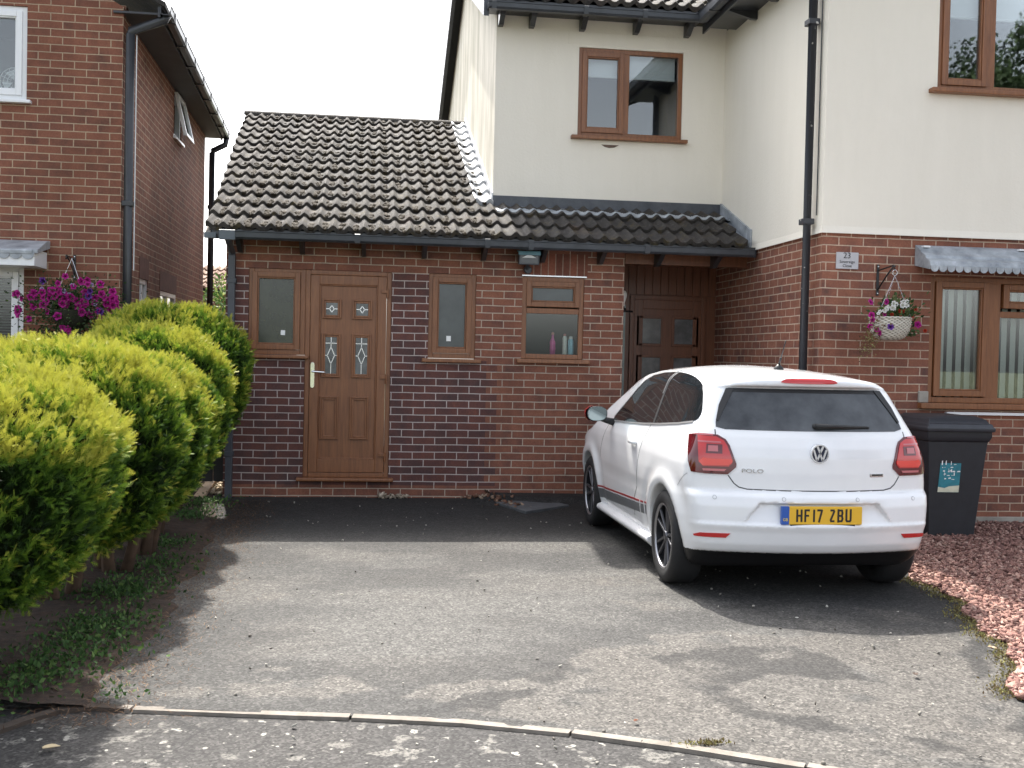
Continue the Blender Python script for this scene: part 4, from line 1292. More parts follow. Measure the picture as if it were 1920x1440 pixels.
# tailgate gap
TG = [(-.565, 1.03), (-.60, 1.06)]
overlay('seam', line_poly([(-.565, .785), (-.555, .77), (-.53, .735), (-.50, .712), (-.45, .701), (-.2, .697), (.2, .697), (.45, .701), (.50, .712), (.53, .735), (.555, .77), (.565, .785)], .007), 'rear', .0008, M_seam, car)
for sg in (1, -1):
    overlay('seam', line_poly([(sg * .628, 1.065), (sg * .630, 1.03)], .007), 'rear', .0008, M_seam, car)
# tail lights
LP = [(.812, 1.022), (.75, 1.037), (.63, 1.030), (.578, 1.004), (.552, .968), (.506, .856), (.508, .835), (.560, .790), (.70, .790), (.795, .797), (.815, .86), (.818, .93)]
for sg, mode in ((-1, 'lampl'), (1, 'lampr')):
    S_ = lambda p: [(sg * u, v) for u, v in p]
    lamp = overlay('tail_light', S_(LP), mode, .008, M_lampd, car, rim=.016, step=.018)
    overlay('lens', S_([(.755, 1.022), (.64, 1.018), (.59, .995), (.567, .963), (.530, .875), (.535, .858), (.556, .838), (.72, .836), (.748, .862)]), mode, .012, M_lampr, lamp, rim=.004, step=.018)
    overlay('lens', S_([(.745, .866), (.725, .842), (.555, .846), (.532, .868), (.535, .884), (.70, .884), (.72, .89)]), mode, .0145, M_lampb, lamp, rim=.004, step=.018)
    overlay('lens', S_([(.752, .99), (.612, .988), (.606, .978), (.752, .980)]), mode, .0140, M_lampp, lamp, rim=.003)
    overlay('lens', S_([(.700, .972), (.600, .970), (.598, .915), (.705, .915)]), mode, .0135, M_lampd, lamp, rim=.003)
    overlay('lens', S_([(.690, .962), (.628, .962), (.626, .927), (.692, .927)]), mode, .0160, M_lampp, lamp, rim=.004)
    overlay('lens', S_([(.725, .822), (.57, .822), (.583, .808), (.72, .808)]), mode, .0125, M_lampp, lamp, rim=.004)
    overlay('lens', S_([(.790, 1.024), (.73, 1.034), (.66, 1.031), (.66, 1.022), (.755, 1.024)]), mode, .0125, M_lampp, lamp, rim=.004)
    rf = [(.735, .425), (.56, .428), (.585, .400), (.76, .400), (.765, .41)]
    overlay('reflector', S_(rf), 'rear', .006, M_lampr, car, rim=.012)
pass
for x in (-.655, -.24, .24, .655):
    st, d = PROJ['rear']
    overlay('parking_sensor', [(x + .013 * math.cos(a), .648 + .013 * math.sin(a)) for a in [2 * math.pi * i / 16 for i in range(16)]], 'rear', .0015, simple('sensor_ring', (.45, .46, .47), .4), car, rim=.003)
    overlay('parking_sensor', [(x + .009 * math.cos(a), .648 + .009 * math.sin(a)) for a in [2 * math.pi * i / 16 for i in range(16)]], 'rear', .003, M_paint, car, rim=.003)
def rear_y(x, z):
    q, g = cast(np.array([[x, -1.0, z]]), (0, 1, 0)); return q[0, 1]
# round badge: chrome ring with V over W on dark ground
by = rear_y(0, .93) - .004
bd = MB(); bd.lathe([(0, -.008), (.054, -.008), (.054, .01), (0, .01)], (0, by, .93), 'y', 40)
badge = bd.build('badge', simple('badge_ground', (.02, .025, .05), .2), car, world=False)
def strokes(mb, pts, w_, y0, y1):
    for (a, b) in pts:
        v = Vector((b[0] - a[0], b[1] - a[1])); n = Vector((-v.y, v.x)).normalized() * w_ / 2
        mb.prism([(a[0] + n.x, a[1] + n.y), (b[0] + n.x, b[1] + n.y), (b[0] - n.x, b[1] - n.y), (a[0] - n.x, a[1] - n.y)], 'y', y0, y1)
bd = MB(); bd.lathe([(.050, -.008), (.052, -.016), (.058, -.016), (.061, -.006), (.060, .012)], (0, by, .93), 'y', 48)
S = lambda p: (p[0] * .052, .93 + p[1] * .052)
strokes(bd, [(S((-.36, .90)), S((-.02, .16))), (S((.36, .90)), S((.02, .16)))], .0125, by - .0145, by - .006)
strokes(bd, [(S((-.80, .50)), S((-.36, -.84))), (S((-.36, -.84)), S((0, .02))), (S((.36, -.84)), S((0, .02))), (S((.80, .50)), S((.36, -.84)))], .0115, by - .0138, by - .006)
bd.build('emblem', simple('emblem_metal', (.75, .76, .78), .22, .55), badge, world=False)
FRONT = Matrix.Rotation(R(90), 4, 'X')
ry = rear_y(-.42, .815)
tm = text_mesh('POLO', .042, M_steel, 'lettering', car, Matrix.Translation((-.42, ry - .004, .815)) @ Matrix.Rotation(R(-11), 4, 'Z') @ FRONT @ Matrix.Diagonal((1.25, .82, 1, 1)), .003, world=False)
ry = rear_y(.40, .795)
mb = MB(); mb.box(-.050, .050, -.004, .006, -.011, .011)
mb.v = [tuple(Matrix.Translation((.395, ry, .795)) @ Matrix.Rotation(R(11), 4, 'Z') @ Vector(p)) for p in mb.v]
tb = mb.build('trim_badge', M_steel, car, bevel=.002, world=False)
mb = MB(); mb.box(-.036, .042, -.0052, -.003, -.003, .007)
mb.v = [tuple(Matrix.Translation((.395, ry, .795)) @ Matrix.Rotation(R(11), 4, 'Z') @ Vector(p)) for p in mb.v]
mb.build('badge_lettering', M_ink, tb, world=False)
# number plate
py_ = rear_y(0, .50) - .001
pz = .552
mb = MB(); mb.box(-.215, .26, py_ - .006, py_ + .02, pz - .0555, pz + .0555)
plate = mb.build('number_plate', M_plate, car, bevel=.003, world=False)
mb = MB(); mb.box(-.262, -.2152, py_ - .0062, py_ + .02, pz - .0555, pz + .0555); mb.build('plate_band', M_blue, plate, world=False)
mb = MB(); mb.box(-.205, .215, py_ - .004, py_ + .02, pz - .075, pz - .0557); mb.build('plate_holder', M_ink, plate, world=False)
text_mesh('GB', .026, simple('plate_yellow_text', (.8, .62, .05), .4), 'band_lettering', plate, Matrix.Translation((-.239, py_ - .0070, pz - .026)) @ FRONT, .0006, world=False)
GL = {'H': [((0, 0), (0, 1)), ((1, 0), (1, 1)), ((0, .5), (1, .5))], 'F': [((0, 0), (0, 1)), ((0, .93), (1, .93)), ((0, .5), (.85, .5))],
      '1': [((.5, 0), (.5, 1))], '7': [((0, .93), (1, .93)), ((1, .93), (.35, 0))],
      'Z': [((0, .93), (1, .93)), ((.95, .90), (.05, .10)), ((0, .07), (1, .07))],
      'B': [((0, 0), (0, 1)), ((0, .93), (.8, .93)), ((0, .5), (.85, .5)), ((0, .07), (.8, .07)), ((.8, .93), (.95, .72)), ((.95, .72), (.8, .5)), ((.8, .5), (1, .28)), ((1, .28), (.8, .07))],
      'U': [((0, 1), (0, .15)), ((0, .17), (.2, .05)), ((.18, .07), (.82, .07)), ((.8, .05), (1, .17)), ((1, .15), (1, 1))]}
mb = MB()
x = -.170
cw = .041
for ch in 'HF17 ZBU':
    if ch == ' ': x += .030; continue
    if ch == '1': x -= .010
    for a, b in GL[ch]:
        A = (x + a[0] * (cw - .013) + .0065, pz - .039 + a[1] * .078); B = (x + b[0] * (cw - .013) + .0065, pz - .039 + b[1] * .078)
        v = Vector((B[0] - A[0], B[1] - A[1])).normalized() * .003
        if ch in 'BU7': A = (A[0] - v.x, A[1] - v.y); B = (B[0] + v.x, B[1] + v.y)
        strokes(mb, [(A, B)], .0125, py_ - .0072 - random.random() * .0004, py_ - .005)
    x += cw + .0115 if ch != '1' else cw - .004
mb.build('registration', M_ink, plate, world=False)
# wiper, aerial
mb = MB(); wy_ = rear_y(0, 1.10) - .012
mb.lathe([(0, -.012), (.018, -.010), (.020, .01)], (0.0, wy_, 1.095), 'y', 16)
pts = [(0, wy_ - .010, 1.098), (.12, rear_y(.12, 1.098) - .022, 1.098), (.36, rear_y(.36, 1.10) - .018, 1.096)]
mb.tube(pts, .010, 6, radii=[.020, .015, .006])
mb.tube([(.02, rear_y(.02, 1.082) - .010, 1.088), (.20, rear_y(.2, 1.085) - .010, 1.088), (.37, rear_y(.37, 1.09) - .010, 1.093)], .007, 6)
mb.build('wiper', M_blackpl, car, smooth=True, world=False)
tz = 1.447
mb = MB(); mb.lathe([(.034, -.012), (.032, .006), (.018, .022), (.010, .03), (0, .032)], (0, .12, tz + .006), 'z', 18)
mb.tube([(0, .12, tz + .03), (0, .00, tz + .20)], .005, 6, radii=[.006, .0035]); mb.tube([(0, .118, tz + .035), (0, .085, tz + .08)], .008, 8)
mb.build('aerial', M_blackpl, car, smooth=True, world=False)
# wheels
tyre = MB(); tyre.lathe([(.205, .085), (.222, .100), (.262, .106), (.292, .100), (.308, .082), (.312, .05), (.313, 0), (.312, -.05), (.308, -.082), (.292, -.100), (.262, -.106), (.222, -.100), (.205, -.085)], (0, 0, 0), 'x', 56)
rim = MB(); rim.lathe([(.222, .098), (.218, .101), (.207, .096), (.204, .088)], (0, 0, 0), 'x', 56)
bar_ = MB(); bar_.lathe([(.2045, .088), (.198, .02), (.198, -.08)], (0, 0, 0), 'x', 48)
disc = MB(); disc.lathe([(0, .012), (.15, .012), (.197, .0), (.197, -.03)], (0, 0, 0), 'x', 40)
sp_ = MB()
for i in range(10):
    a = 2 * math.pi * i / 10
    c, s = math.cos(a), math.sin(a)
    tw = .020 if i % 2 else -.020
    def Pt(r_, t, x): 
        return (x, r_ * c - t * s, r_ * s + t * c)
    for (x0_, x1_) in ((.060, .083),):
        vs = [Pt(.030, -.011, x0_), Pt(.030, .011, x0_), Pt(.208, .006 + tw, x0_ + .012), Pt(.208, -.016 + tw, x0_ + .012), Pt(.030, -.008, x1_ - .008), Pt(.030, .008, x1_ - .008), Pt(.208, .003 + tw, x1_ + .006), Pt(.208, -.013 + tw, x1_ + .006)]
        sp_.add(vs, [(0, 1, 2, 3), (7, 6, 5, 4), (0, 4, 5, 1), (1, 5, 6, 2), (2, 6, 7, 3), (3, 7, 4, 0)])
sp_.lathe([(0, .088), (.028, .086), (.036, .075), (.036, .05)], (0, 0, 0), 'x', 24)
wt = tyre.build('wheel', M_rubber, car, smooth=True, world=False)
kids = [rim.build('rim', simple('polished_rim', (.40, .40, .42), .28, .85), wt, smooth=True, world=False), bar_.build('rim_barrel', M_alloyd, wt, world=False), disc.build('brake_disc', M_alloyd, wt, world=False), sp_.build('spokes', M_alloy, wt, bevel=.003, world=False)]
first = True
for sx in (-1, 1):
    for wy in (0, 2.47):
        if first: o = wt; first = False; ks = kids
        else:
            o = wt.copy(); COL.objects.link(o); o.parent = car; ks = []
            for k in kids:
                c = k.copy(); COL.objects.link(c); c.parent = o; ks.append(c)
        o.location = (sx * .728, wy, .313)
        o.rotation_euler = (0, 0, math.pi if sx < 0 else 0)
        o.rotation_euler.x = .3 * (1 + wy)

# ------------------------------------------------------------------ ground
KERB = [(-2.6, -8.6), (-2.0, -7.35), (-1.66, -6.72), (-1.50, -6.46), (-1.36, -6.41), (-1.208, -6.446), (-.687, -6.539), (-.25, -6.61), (.163, -6.698), (.600, -6.853), (1.006, -7.050), (1.442, -7.301), (2.2, -7.80), (3.2, -8.6), (5.0, -10.4)]
kx = np.array([p[0] for p in KERB[4:]]); ky = np.array([p[1] for p in KERB[4:]])
def kerb_y(x): return np.interp(x, kx, ky)
def zg(x, y):
    x = np.asarray(x, float); y = np.asarray(y, float)
    z = -.055 + .040 * sstep(y, -1.3, -.05)
    hump = .055 * sstep(x, .75, 1.05) * sstep(2.5 - x, 0, .4) * sstep(y + .04 * np.sin(x * 9) + .30, -.16, .06)
    return z + hump
def point_poly_field(px, py, polys, warp=.10, seed=0):
    """soft mask of ground stains: polygons with noise-warped outlines"""
    wx = px + (fbm(px * 3.1 + 40, py * 3.1 + 40, seed, 5) - .5) * warp * 2.4
    wy = py + (fbm(px * 3.1 + 90, py * 3.1 + 10, seed + 9, 5) - .5) * warp * 2.4
    m = np.zeros(px.shape)
    for p in polys: m = np.maximum(m, in_poly(wx, wy, p).astype(float))
    return m
def gp(px, py):
    """plan position of a photograph point, used only to set down where the stains are"""
    d = fw * CAM_F + rt2 * (px - 960) - up2 * (py - 720)
    t = (-.055 - CAM_LOC.z) / d.z
    v = CAM_LOC + d * t
    return (v.x, v.y)
GPm = lambda pts: [gp(*p) for p in pts]
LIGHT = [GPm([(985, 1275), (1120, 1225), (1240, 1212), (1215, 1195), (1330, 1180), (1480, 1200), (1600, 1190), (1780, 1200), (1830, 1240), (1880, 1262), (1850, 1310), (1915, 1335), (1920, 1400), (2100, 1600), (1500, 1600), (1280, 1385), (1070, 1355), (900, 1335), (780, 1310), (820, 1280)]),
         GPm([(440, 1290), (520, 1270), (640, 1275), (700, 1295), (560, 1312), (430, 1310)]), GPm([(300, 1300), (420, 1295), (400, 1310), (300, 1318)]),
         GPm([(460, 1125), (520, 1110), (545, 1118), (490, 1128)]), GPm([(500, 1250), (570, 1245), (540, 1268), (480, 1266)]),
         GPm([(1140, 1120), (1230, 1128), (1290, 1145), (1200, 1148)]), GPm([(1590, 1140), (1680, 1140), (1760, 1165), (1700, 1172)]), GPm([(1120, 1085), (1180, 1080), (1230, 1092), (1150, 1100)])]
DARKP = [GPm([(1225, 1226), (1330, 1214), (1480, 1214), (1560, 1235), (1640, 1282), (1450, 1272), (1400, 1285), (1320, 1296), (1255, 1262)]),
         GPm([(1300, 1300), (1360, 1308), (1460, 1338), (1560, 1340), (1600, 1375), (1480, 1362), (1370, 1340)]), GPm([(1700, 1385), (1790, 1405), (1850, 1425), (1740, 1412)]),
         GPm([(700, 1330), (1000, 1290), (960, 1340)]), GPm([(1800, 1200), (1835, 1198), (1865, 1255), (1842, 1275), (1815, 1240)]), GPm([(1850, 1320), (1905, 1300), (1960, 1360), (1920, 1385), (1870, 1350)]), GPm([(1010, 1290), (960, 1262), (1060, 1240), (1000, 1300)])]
def driveway():
    xs = np.concatenate([np.arange(-2.75, 4.45, .03)])
    ts = np.concatenate([np.linspace(0, 1, 220)])
    X = np.repeat(xs[:, None], len(ts), 1)
    y0 = kerb_y(xs); Y = y0[:, None] + (1.06 - y0[:, None]) * ts[None, :]
    Z = zg(X, Y) + (fbm(X * 2, Y * 2, 3, 3) - .5) * .012
    m = np.ones_like(X)
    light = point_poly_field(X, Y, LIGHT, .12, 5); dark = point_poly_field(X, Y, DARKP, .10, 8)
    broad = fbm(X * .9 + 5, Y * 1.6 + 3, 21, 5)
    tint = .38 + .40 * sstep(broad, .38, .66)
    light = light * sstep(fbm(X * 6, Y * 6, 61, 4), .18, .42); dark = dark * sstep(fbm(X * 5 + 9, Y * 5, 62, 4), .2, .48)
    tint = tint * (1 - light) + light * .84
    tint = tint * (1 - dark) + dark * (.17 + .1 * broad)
    far = sstep(Y, -2.45, -1.7)                           # eaves shade painted in as a darker strip by the house
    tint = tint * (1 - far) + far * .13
    right = sstep(X, 2.35, 2.9) * sstep(Y, -5.6, -5.1)      # car's shadow painted into the tarmac under and behind it
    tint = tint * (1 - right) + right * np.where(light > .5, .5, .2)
    n, k = X.shape
    idx = np.arange(n * k).reshape(n, k)
    Fc = np.stack([idx[:-1, :-1], idx[1:, :-1], idx[1:, 1:], idx[:-1, 1:]], -1).reshape(-1, 4)
    warm = np.clip(light * .8 + .5 * sstep(fbm(X * 1.7, Y * 1.7, 33, 3), .45, .7), 0, 1)
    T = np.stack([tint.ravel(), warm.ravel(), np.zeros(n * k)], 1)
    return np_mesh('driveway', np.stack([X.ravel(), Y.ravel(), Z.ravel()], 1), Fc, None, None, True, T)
def asphalt(name, lo, hi, speck, use_tint=True, lichen=False):
    m, nt, b = new_mat(name)
    if use_tint:
        at = N(nt, 'ShaderNodeAttribute', attribute_name='tint')
        sc = N(nt, 'ShaderNodeSeparateColor'); nt.links.new(at.outputs['Color'], sc.inputs[0])
        t, wm = sc.outputs[0], sc.outputs[1]
    else:
        t = ramp(nt, noise(nt, 1.2, 5, .6), [(.3, g3(.25)), (.7, g3(.6))]); wm = noise(nt, .8, 3)
    t = math_(nt, 'ADD', t, math_(nt, 'MULTIPLY', math_(nt, 'SUBTRACT', noise(nt, 5, 5, .7), .5), .45), clamp=True)
    base = ramp(nt, t, [(0, lo), (.5, tuple((a * .6 + c * .4) for a, c in zip(lo, hi))), (1, hi)])
    base = mixc(nt, math_(nt, 'MULTIPLY', wm, .30), base, mixc(nt, 1.0, base, (1.12, .98, .86), 'MULTIPLY'))
    vo = N(nt, 'ShaderNodeTexVoronoi'); vo.inputs['Scale'].default_value = 95
    tc = N(nt, 'ShaderNodeTexCoord'); nt.links.new(tc.outputs['Object'], vo.inputs['Vector'])
    vr = N(nt, 'ShaderNodeRGBToBW'); nt.links.new(vo.outputs['Color'], vr.inputs[0])
    gr = ramp(nt, vr.outputs[0], [(.15, g3(.35)), (.5, g3(.9)), (.8, g3(1.5)), (.95, g3(2.3))])
    fin = mixc(nt, speck, base, mixc(nt, 1.0, base, gr, 'MULTIPLY'))
    vo2 = N(nt, 'ShaderNodeTexVoronoi'); vo2.inputs['Scale'].default_value = 38
    nt.links.new(tc.outputs['Object'], vo2.inputs['Vector'])
    vr2 = N(nt, 'ShaderNodeRGBToBW'); nt.links.new(vo2.outputs['Color'], vr2.inputs[0])
    fin = mixc(nt, .4, fin, mixc(nt, 1.0, fin, ramp(nt, vr2.outputs[0], [(.2, g3(.55)), (.8, g3(1.45))]), 'MULTIPLY'))
    if lichen:
        l = math_(nt, 'MULTIPLY', ramp(nt, noise(nt, 9.5, 2, .5), [(.60, g3(0)), (.64, g3(1))]), ramp(nt, noise(nt, 45, 4, .7), [(.40, g3(0)), (.55, g3(1))]))
        fin = mixc(nt, math_(nt, 'MULTIPLY', l, .75), fin, (.19, .18, .16))
        l2 = math_(nt, 'MULTIPLY', ramp(nt, noise(nt, 15, 2, .5), [(.66, g3(0)), (.69, g3(1))]), ramp(nt, noise(nt, 60, 4, .7), [(.40, g3(0)), (.5, g3(1))]))
        fin = mixc(nt, l2, fin, (.27, .26, .23))
        vc = N(nt, 'ShaderNodeTexVoronoi', feature='DISTANCE_TO_EDGE'); vc.inputs['Scale'].default_value = .42
        dv = N(nt, 'ShaderNodeVectorMath', operation='ADD'); nz_t = N(nt, 'ShaderNodeTexNoise'); nz_t.inputs['Scale'].default_value = 2.5; nz_t.inputs['Detail'].default_value = 6
        nt.links.new(tc.outputs['Object'], nz_t.inputs['Vector'])
        sv = N(nt, 'ShaderNodeVectorMath', operation='SCALE'); sv.inputs['Scale'].default_value = .35; nt.links.new(nz_t.outputs['Color'], sv.inputs[0])
        nt.links.new(tc.outputs['Object'], dv.inputs[0]); nt.links.new(sv.outputs[0], dv.inputs[1]); nt.links.new(dv.outputs[0], vc.inputs['Vector'])
        fin = mixc(nt, math_(nt, 'MULTIPLY', math_(nt, 'LESS_THAN', vc.outputs['Distance'], .0022), .75), fin, (.012, .012, .012))
    nt.links.new(fin, b.inputs['Base Color'])
    b.inputs['Roughness'].default_value = .82
    b.inputs['Specular IOR Level'].default_value = .35
    h = math_(nt, 'ADD', vr.outputs[0], math_(nt, 'MULTIPLY', vr2.outputs[0], 1.2))
    bump(nt, b, h, .75, .006)
    return m
M_tar = asphalt('worn_tarmac', (.017, .017, .0170), (.092, .088, .081), .85)
M_pave = asphalt('pavement_tarmac', (.022, .0215, .0215), (.060, .057, .054), .9, False, True)
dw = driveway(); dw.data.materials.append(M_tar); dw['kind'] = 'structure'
mb = MB(); mb.quad((-30, -16, -.068), (30, -16, -.068), (30, -5.9, -.068), (-30, -5.9, -.068))
o = mb.build('pavement', M_pave); o['kind'] = 'structure'
mb = MB(); mb.quad((-260, -260, -.20), (260, -260, -.20), (260, 260, -.20), (-260, 260, -.20))
o = mb.build('ground', simple('far_ground', (.10, .11, .06), .95, var=.3, scale=.2)); o['kind'] = 'structure'
mb = MB(); mb.quad((-120, -26, -.14), (120, -26, -.14), (120, -15.9, -.14), (-120, -15.9, -.14))
o = mb.build('road', M_pave); o['kind'] = 'structure'
mb = MB(); mb.quad((-12, -5.9, -.075), (-2.7, -5.9, -.075), (-2.7, 14, -.075), (-12, 14, -.075)); mb.quad((-2.7, .9, -.075), (12, .9, -.075), (12, 14, -.075), (-2.7, 14, -.075))
mb.quad((4.3, -12, -.078), (14, -12, -.078), (14, 1, -.078), (4.3, 1, -.078))
o = mb.build('garden_ground', simple('garden_soil', (.09, .07, .05), .95, var=.4, scale=3)); o['kind'] = 'structure'
# concrete edging with gaps between its lengths
def polyline_at(P, s):
    P = np.array(P); d = np.linalg.norm(np.diff(P, axis=0), axis=1); c = np.concatenate([[0], np.cumsum(d)])
    return np.array([np.interp(s, c, P[:, 0]), np.interp(s, c, P[:, 1])]), c[-1]
mb = MB()
_, tot = polyline_at(KERB, 0)
s = 0; r_ = random.Random(4)
while s < tot - .3:
    ln = .915
    n = 7
    L_, R__ = [], []
    for k in range(n):
        p, _ = polyline_at(KERB, min(tot, s + .006 + (ln - .012) * k / (n - 1))); q, _ = polyline_at(KERB, min(tot, s + .05 + (ln - .012) * k / (n - 1)))
        t = (q - p); t /= max(np.linalg.norm(t), 1e-6); nrm = np.array([-t[1], t[0]]) * .025
        L_.append(p + nrm); R__.append(p - nrm)
    dz = r_.uniform(-.004, .004)
    for k in range(n - 1):
        zt = -.050 + dz
        a, b_, c_, d_ = L_[k], L_[k + 1], R__[k + 1], R__[k]
        mb.quad((a[0], a[1], zt), (b_[0], b_[1], zt), (c_[0], c_[1], zt), (d_[0], d_[1], zt))
        mb.quad((a[0], a[1], zt), (b_[0], b_[1], zt), (b_[0], b_[1], zt - .06), (a[0], a[1], zt - .06))
        mb.quad((d_[0], d_[1], zt), (c_[0], c_[1], zt), (c_[0], c_[1], zt - .06), (d_[0], d_[1], zt - .06))
    for e in (0, n - 1):
        a, d_ = L_[e], R__[e]
        mb.quad((a[0], a[1], -.05 + dz), (d_[0], d_[1], -.05 + dz), (d_[0], d_[1], -.11), (a[0], a[1], -.11))
    s += ln
def kerb_mat():
    m, nt, b = new_mat('kerb_concrete')
    tc = N(nt, 'ShaderNodeTexCoord'); sp = N(nt, 'ShaderNodeSeparateXYZ'); nt.links.new(tc.outputs['Object'], sp.inputs[0])
    c = ramp(nt, noise(nt, 9, 5, .7), [(.3, (.135, .118, .097)), (.65, (.24, .213, .182))])
    dirt = math_(nt, 'MULTIPLY', math_(nt, 'LESS_THAN', math_(nt, 'ADD', sp.outputs[0], math_(nt, 'MULTIPLY', noise(nt, 6, 4), .3)), -1.05), .88)
    nt.links.new(mixc(nt, dirt, c, (.035, .022, .015)), b.inputs['Base Color']); b.inputs['Roughness'].default_value = .9
    bump(nt, b, noise(nt, 50, 4), .5, .004)
    return m
o = mb.build('kerb', kerb_mat()); o['kind'] = 'structure'

# soil strip under the conifers, with an uneven edge
def soil():
    ys = np.arange(-6.45, 1.6, .035); us = np.linspace(0, 1, 40)
    edge = -1.36 + .13 * (fbm(ys * 1.9 + 7, ys * 0 + 2, 4, 4) - .5) * 2 - .12 * sstep(ys, -3.2, -1.5) - .20 * sstep(ys, -1.5, .3)
    X = -2.70 + (edge[:, None] + 2.70) * us[None, :]; Y = np.repeat(ys[:, None], 40, 1)
    Z = zg(X, Y) + .014 + .05 * sstep(1 - us, 0, .5)[None, :] * np.ones_like(X) + (fbm(X * 7, Y * 7, 14, 4) - .5) * .04
    Z[:, -1] = zg(X[:, -1], Y[:, -1]) - .012
    idx = np.arange(X.size).reshape(X.shape)
    Fc = np.stack([idx[:-1, :-1], idx[1:, :-1], idx[1:, 1:], idx[:-1, 1:]], -1).reshape(-1, 4)
    return np_mesh('soil', np.stack([X.ravel(), Y.ravel(), Z.ravel()], 1), Fc, M_soil, None, True)
M_soil, _nt, _b = new_mat('needle_litter_soil')
_nt.links.new(ramp(_nt, noise(_nt, 22, 6, .75), [(.3, (.012, .008, .006)), (.5, (.032, .018, .011)), (.72, (.085, .045, .026))]), _b.inputs['Base Color'])
_b.inputs['Roughness'].default_value = .95; bump(_nt, _b, noise(_nt, 60, 5, .7), .8, .012)
so_ = soil(); so_['kind'] = 'structure'
# dead needles scattered over the edge of the tarmac
def slivers(name, n, xf, yf, ln, wd, mat, tintf, seed, lift=.004):
    r_ = np.random.default_rng(seed)
    x = xf(r_, n); y = yf(r_, n); a = r_.random(n) * 6.283; l = ln * (.5 + r_.random(n)); w_ = wd * (.6 + .8 * r_.random(n))
    z = zg(x, y) + lift + r_.random(n) * .012
    cx, sx = np.cos(a), np.sin(a)
    P = np.stack([np.stack([x + s1 * l * cx - s2 * w_ * sx, y + s1 * l * sx + s2 * w_ * cx, z + s1 * .004], 1) for s1, s2 in ((-1, -.6), (1, -.2), (1, .3), (-1, .8))], 1).reshape(-1, 3)
    Fc = np.arange(4 * n).reshape(n, 4)
    return np_mesh(name, P, Fc, mat, None, False, np.repeat(tintf(r_, n), 4))
def tint_mat(name, stops, rough=.85, transl=0):
    m, nt, b = new_mat(name)
    at = N(nt, 'ShaderNodeAttribute', attribute_name='tint')
    c = ramp(nt, at.outputs['Fac'], stops)
    nt.links.new(c, b.inputs['Base Color']); b.inputs['Roughness'].default_value = rough
    b.inputs['Specular IOR Level'].default_value = .25
    if transl:
        tr = N(nt, 'ShaderNodeBsdfTranslucent'); nt.links.new(c, tr.inputs[0])
        mx = N(nt, 'ShaderNodeMixShader'); mx.inputs[0].default_value = transl
        nt.links.new(b.outputs[0], mx.inputs[1]); nt.links.new(tr.outputs[0], mx.inputs[2])
        nt.links.new(mx.outputs[0], nt.nodes['Material Output'].inputs[0])
    return m
M_litter = tint_mat('dead_needles', [(0, (.03, .016, .010)), (.6, (.11, .055, .028)), (1, (.25, .16, .09))])
o = slivers('needle_litter', 9000, lambda r_, n: -1.36 + r_.normal(0, .16, n), lambda r_, n: r_.uniform(-6.7, -.3, n), .012, .0022, M_litter, lambda r_, n: r_.random(n), 5)
o['kind'] = 'stuff'

# pink gravel bed: base sheet and individual chips
gb_y = np.array([-9, -7.6, -6.4, -5.31, -4.6, -3.9, -2.9, -1.9]); gb_x = np.array([1.2, 2.1, 2.84, 3.30, 3.48, 3.62, 3.66, 3.68])
def gedge(y): return np.interp(y, gb_y, gb_x) + .05 * np.sin(y * 5.1) + .03 * np.sin(y * 13)
ys = np.arange(-8.0, -1.93, .05); us = np.linspace(0, 1, 40)
X = gedge(ys)[:, None] + (8.8 - gedge(ys))[:, None] * us[None, :] ** 1.5; Y = np.repeat(ys[:, None], 40, 1)
gz = lambda x, y: -.055 + .085 * sstep(y, -3.2, -2.0) + .012
Z = gz(X, Y) + (fbm(X * 3, Y * 3, 9, 3) - .5) * .03; Z[:, 0] -= .03
idx = np.arange(X.size).reshape(X.shape)
Fc = np.stack([idx[:-1, :-1], idx[1:, :-1], idx[1:, 1:], idx[:-1, 1:]], -1).reshape(-1, 4)
o = np_mesh('gravel_bed', np.stack([X.ravel(), Y.ravel(), Z.ravel()], 1), Fc, simple('gravel_fines', (.15, .085, .072), .95, var=.5, scale=40, bmp=.6), None, True); o['kind'] = 'structure'
def chips(name, n, x, y, zf, size, mat, tint, seed, flat=.45):
    r_ = np.random.default_rng(seed)
    cube = np.array([(sx, sy, sz) for sz in (-1, 1) for sy in (-1, 1) for sx in (-1, 1)], float)
    fc = np.array([(0, 2, 3, 1), (4, 5, 7, 6), (0, 1, 5, 4), (2, 6, 7, 3), (0, 4, 6, 2), (1, 3, 7, 5)])
    V = cube[None] * (1 + r_.uniform(-.55, .35, (n, 8, 3)))
    sc = size * r_.uniform(.5, 1.35, (n, 1, 1)) * np.stack([np.ones(n), r_.uniform(.5, .9, n), flat * r_.uniform(.6, 1.3, n)], 1)[:, None, :]
    V = V * sc
    ax = r_.normal(0, .35, (n, 2)); a = r_.random(n) * 6.283
    c, s = np.cos(a)[:, None], np.sin(a)[:, None]
    X_ = V[..., 0] * c - V[..., 1] * s; Y_ = V[..., 0] * s + V[..., 1] * c; Z_ = V[..., 2] + X_ * ax[:, :1] + Y_ * ax[:, 1:]
    P = np.stack([X_ + x[:, None], Y_ + y[:, None], Z_ + zf(x, y)[:, None] + r_.uniform(0, .018, (n, 1))], -1).reshape(-1, 3)
    Fc = (fc[None] + (np.arange(n) * 8)[:, None, None]).reshape(-1, 4)
    return np_mesh(name, P, Fc, mat, None, False, np.repeat(tint(r_, n), 8))
r_ = np.random.default_rng(31)
n = 30000
y = r_.uniform(-6.6, -1.97, n); x = gedge(y) + .0 + np.abs(r_.random(n)) ** 1.0 * np.minimum(6.3 - gedge(y), .45 + (y + 6.6) * .62)
M_gravel = tint_mat('pink_gravel_chips', [(0, (.12, .062, .054)), (.35, (.235, .122, .102)), (.7, (.32, .18, .145)), (1, (.42, .285, .235))])
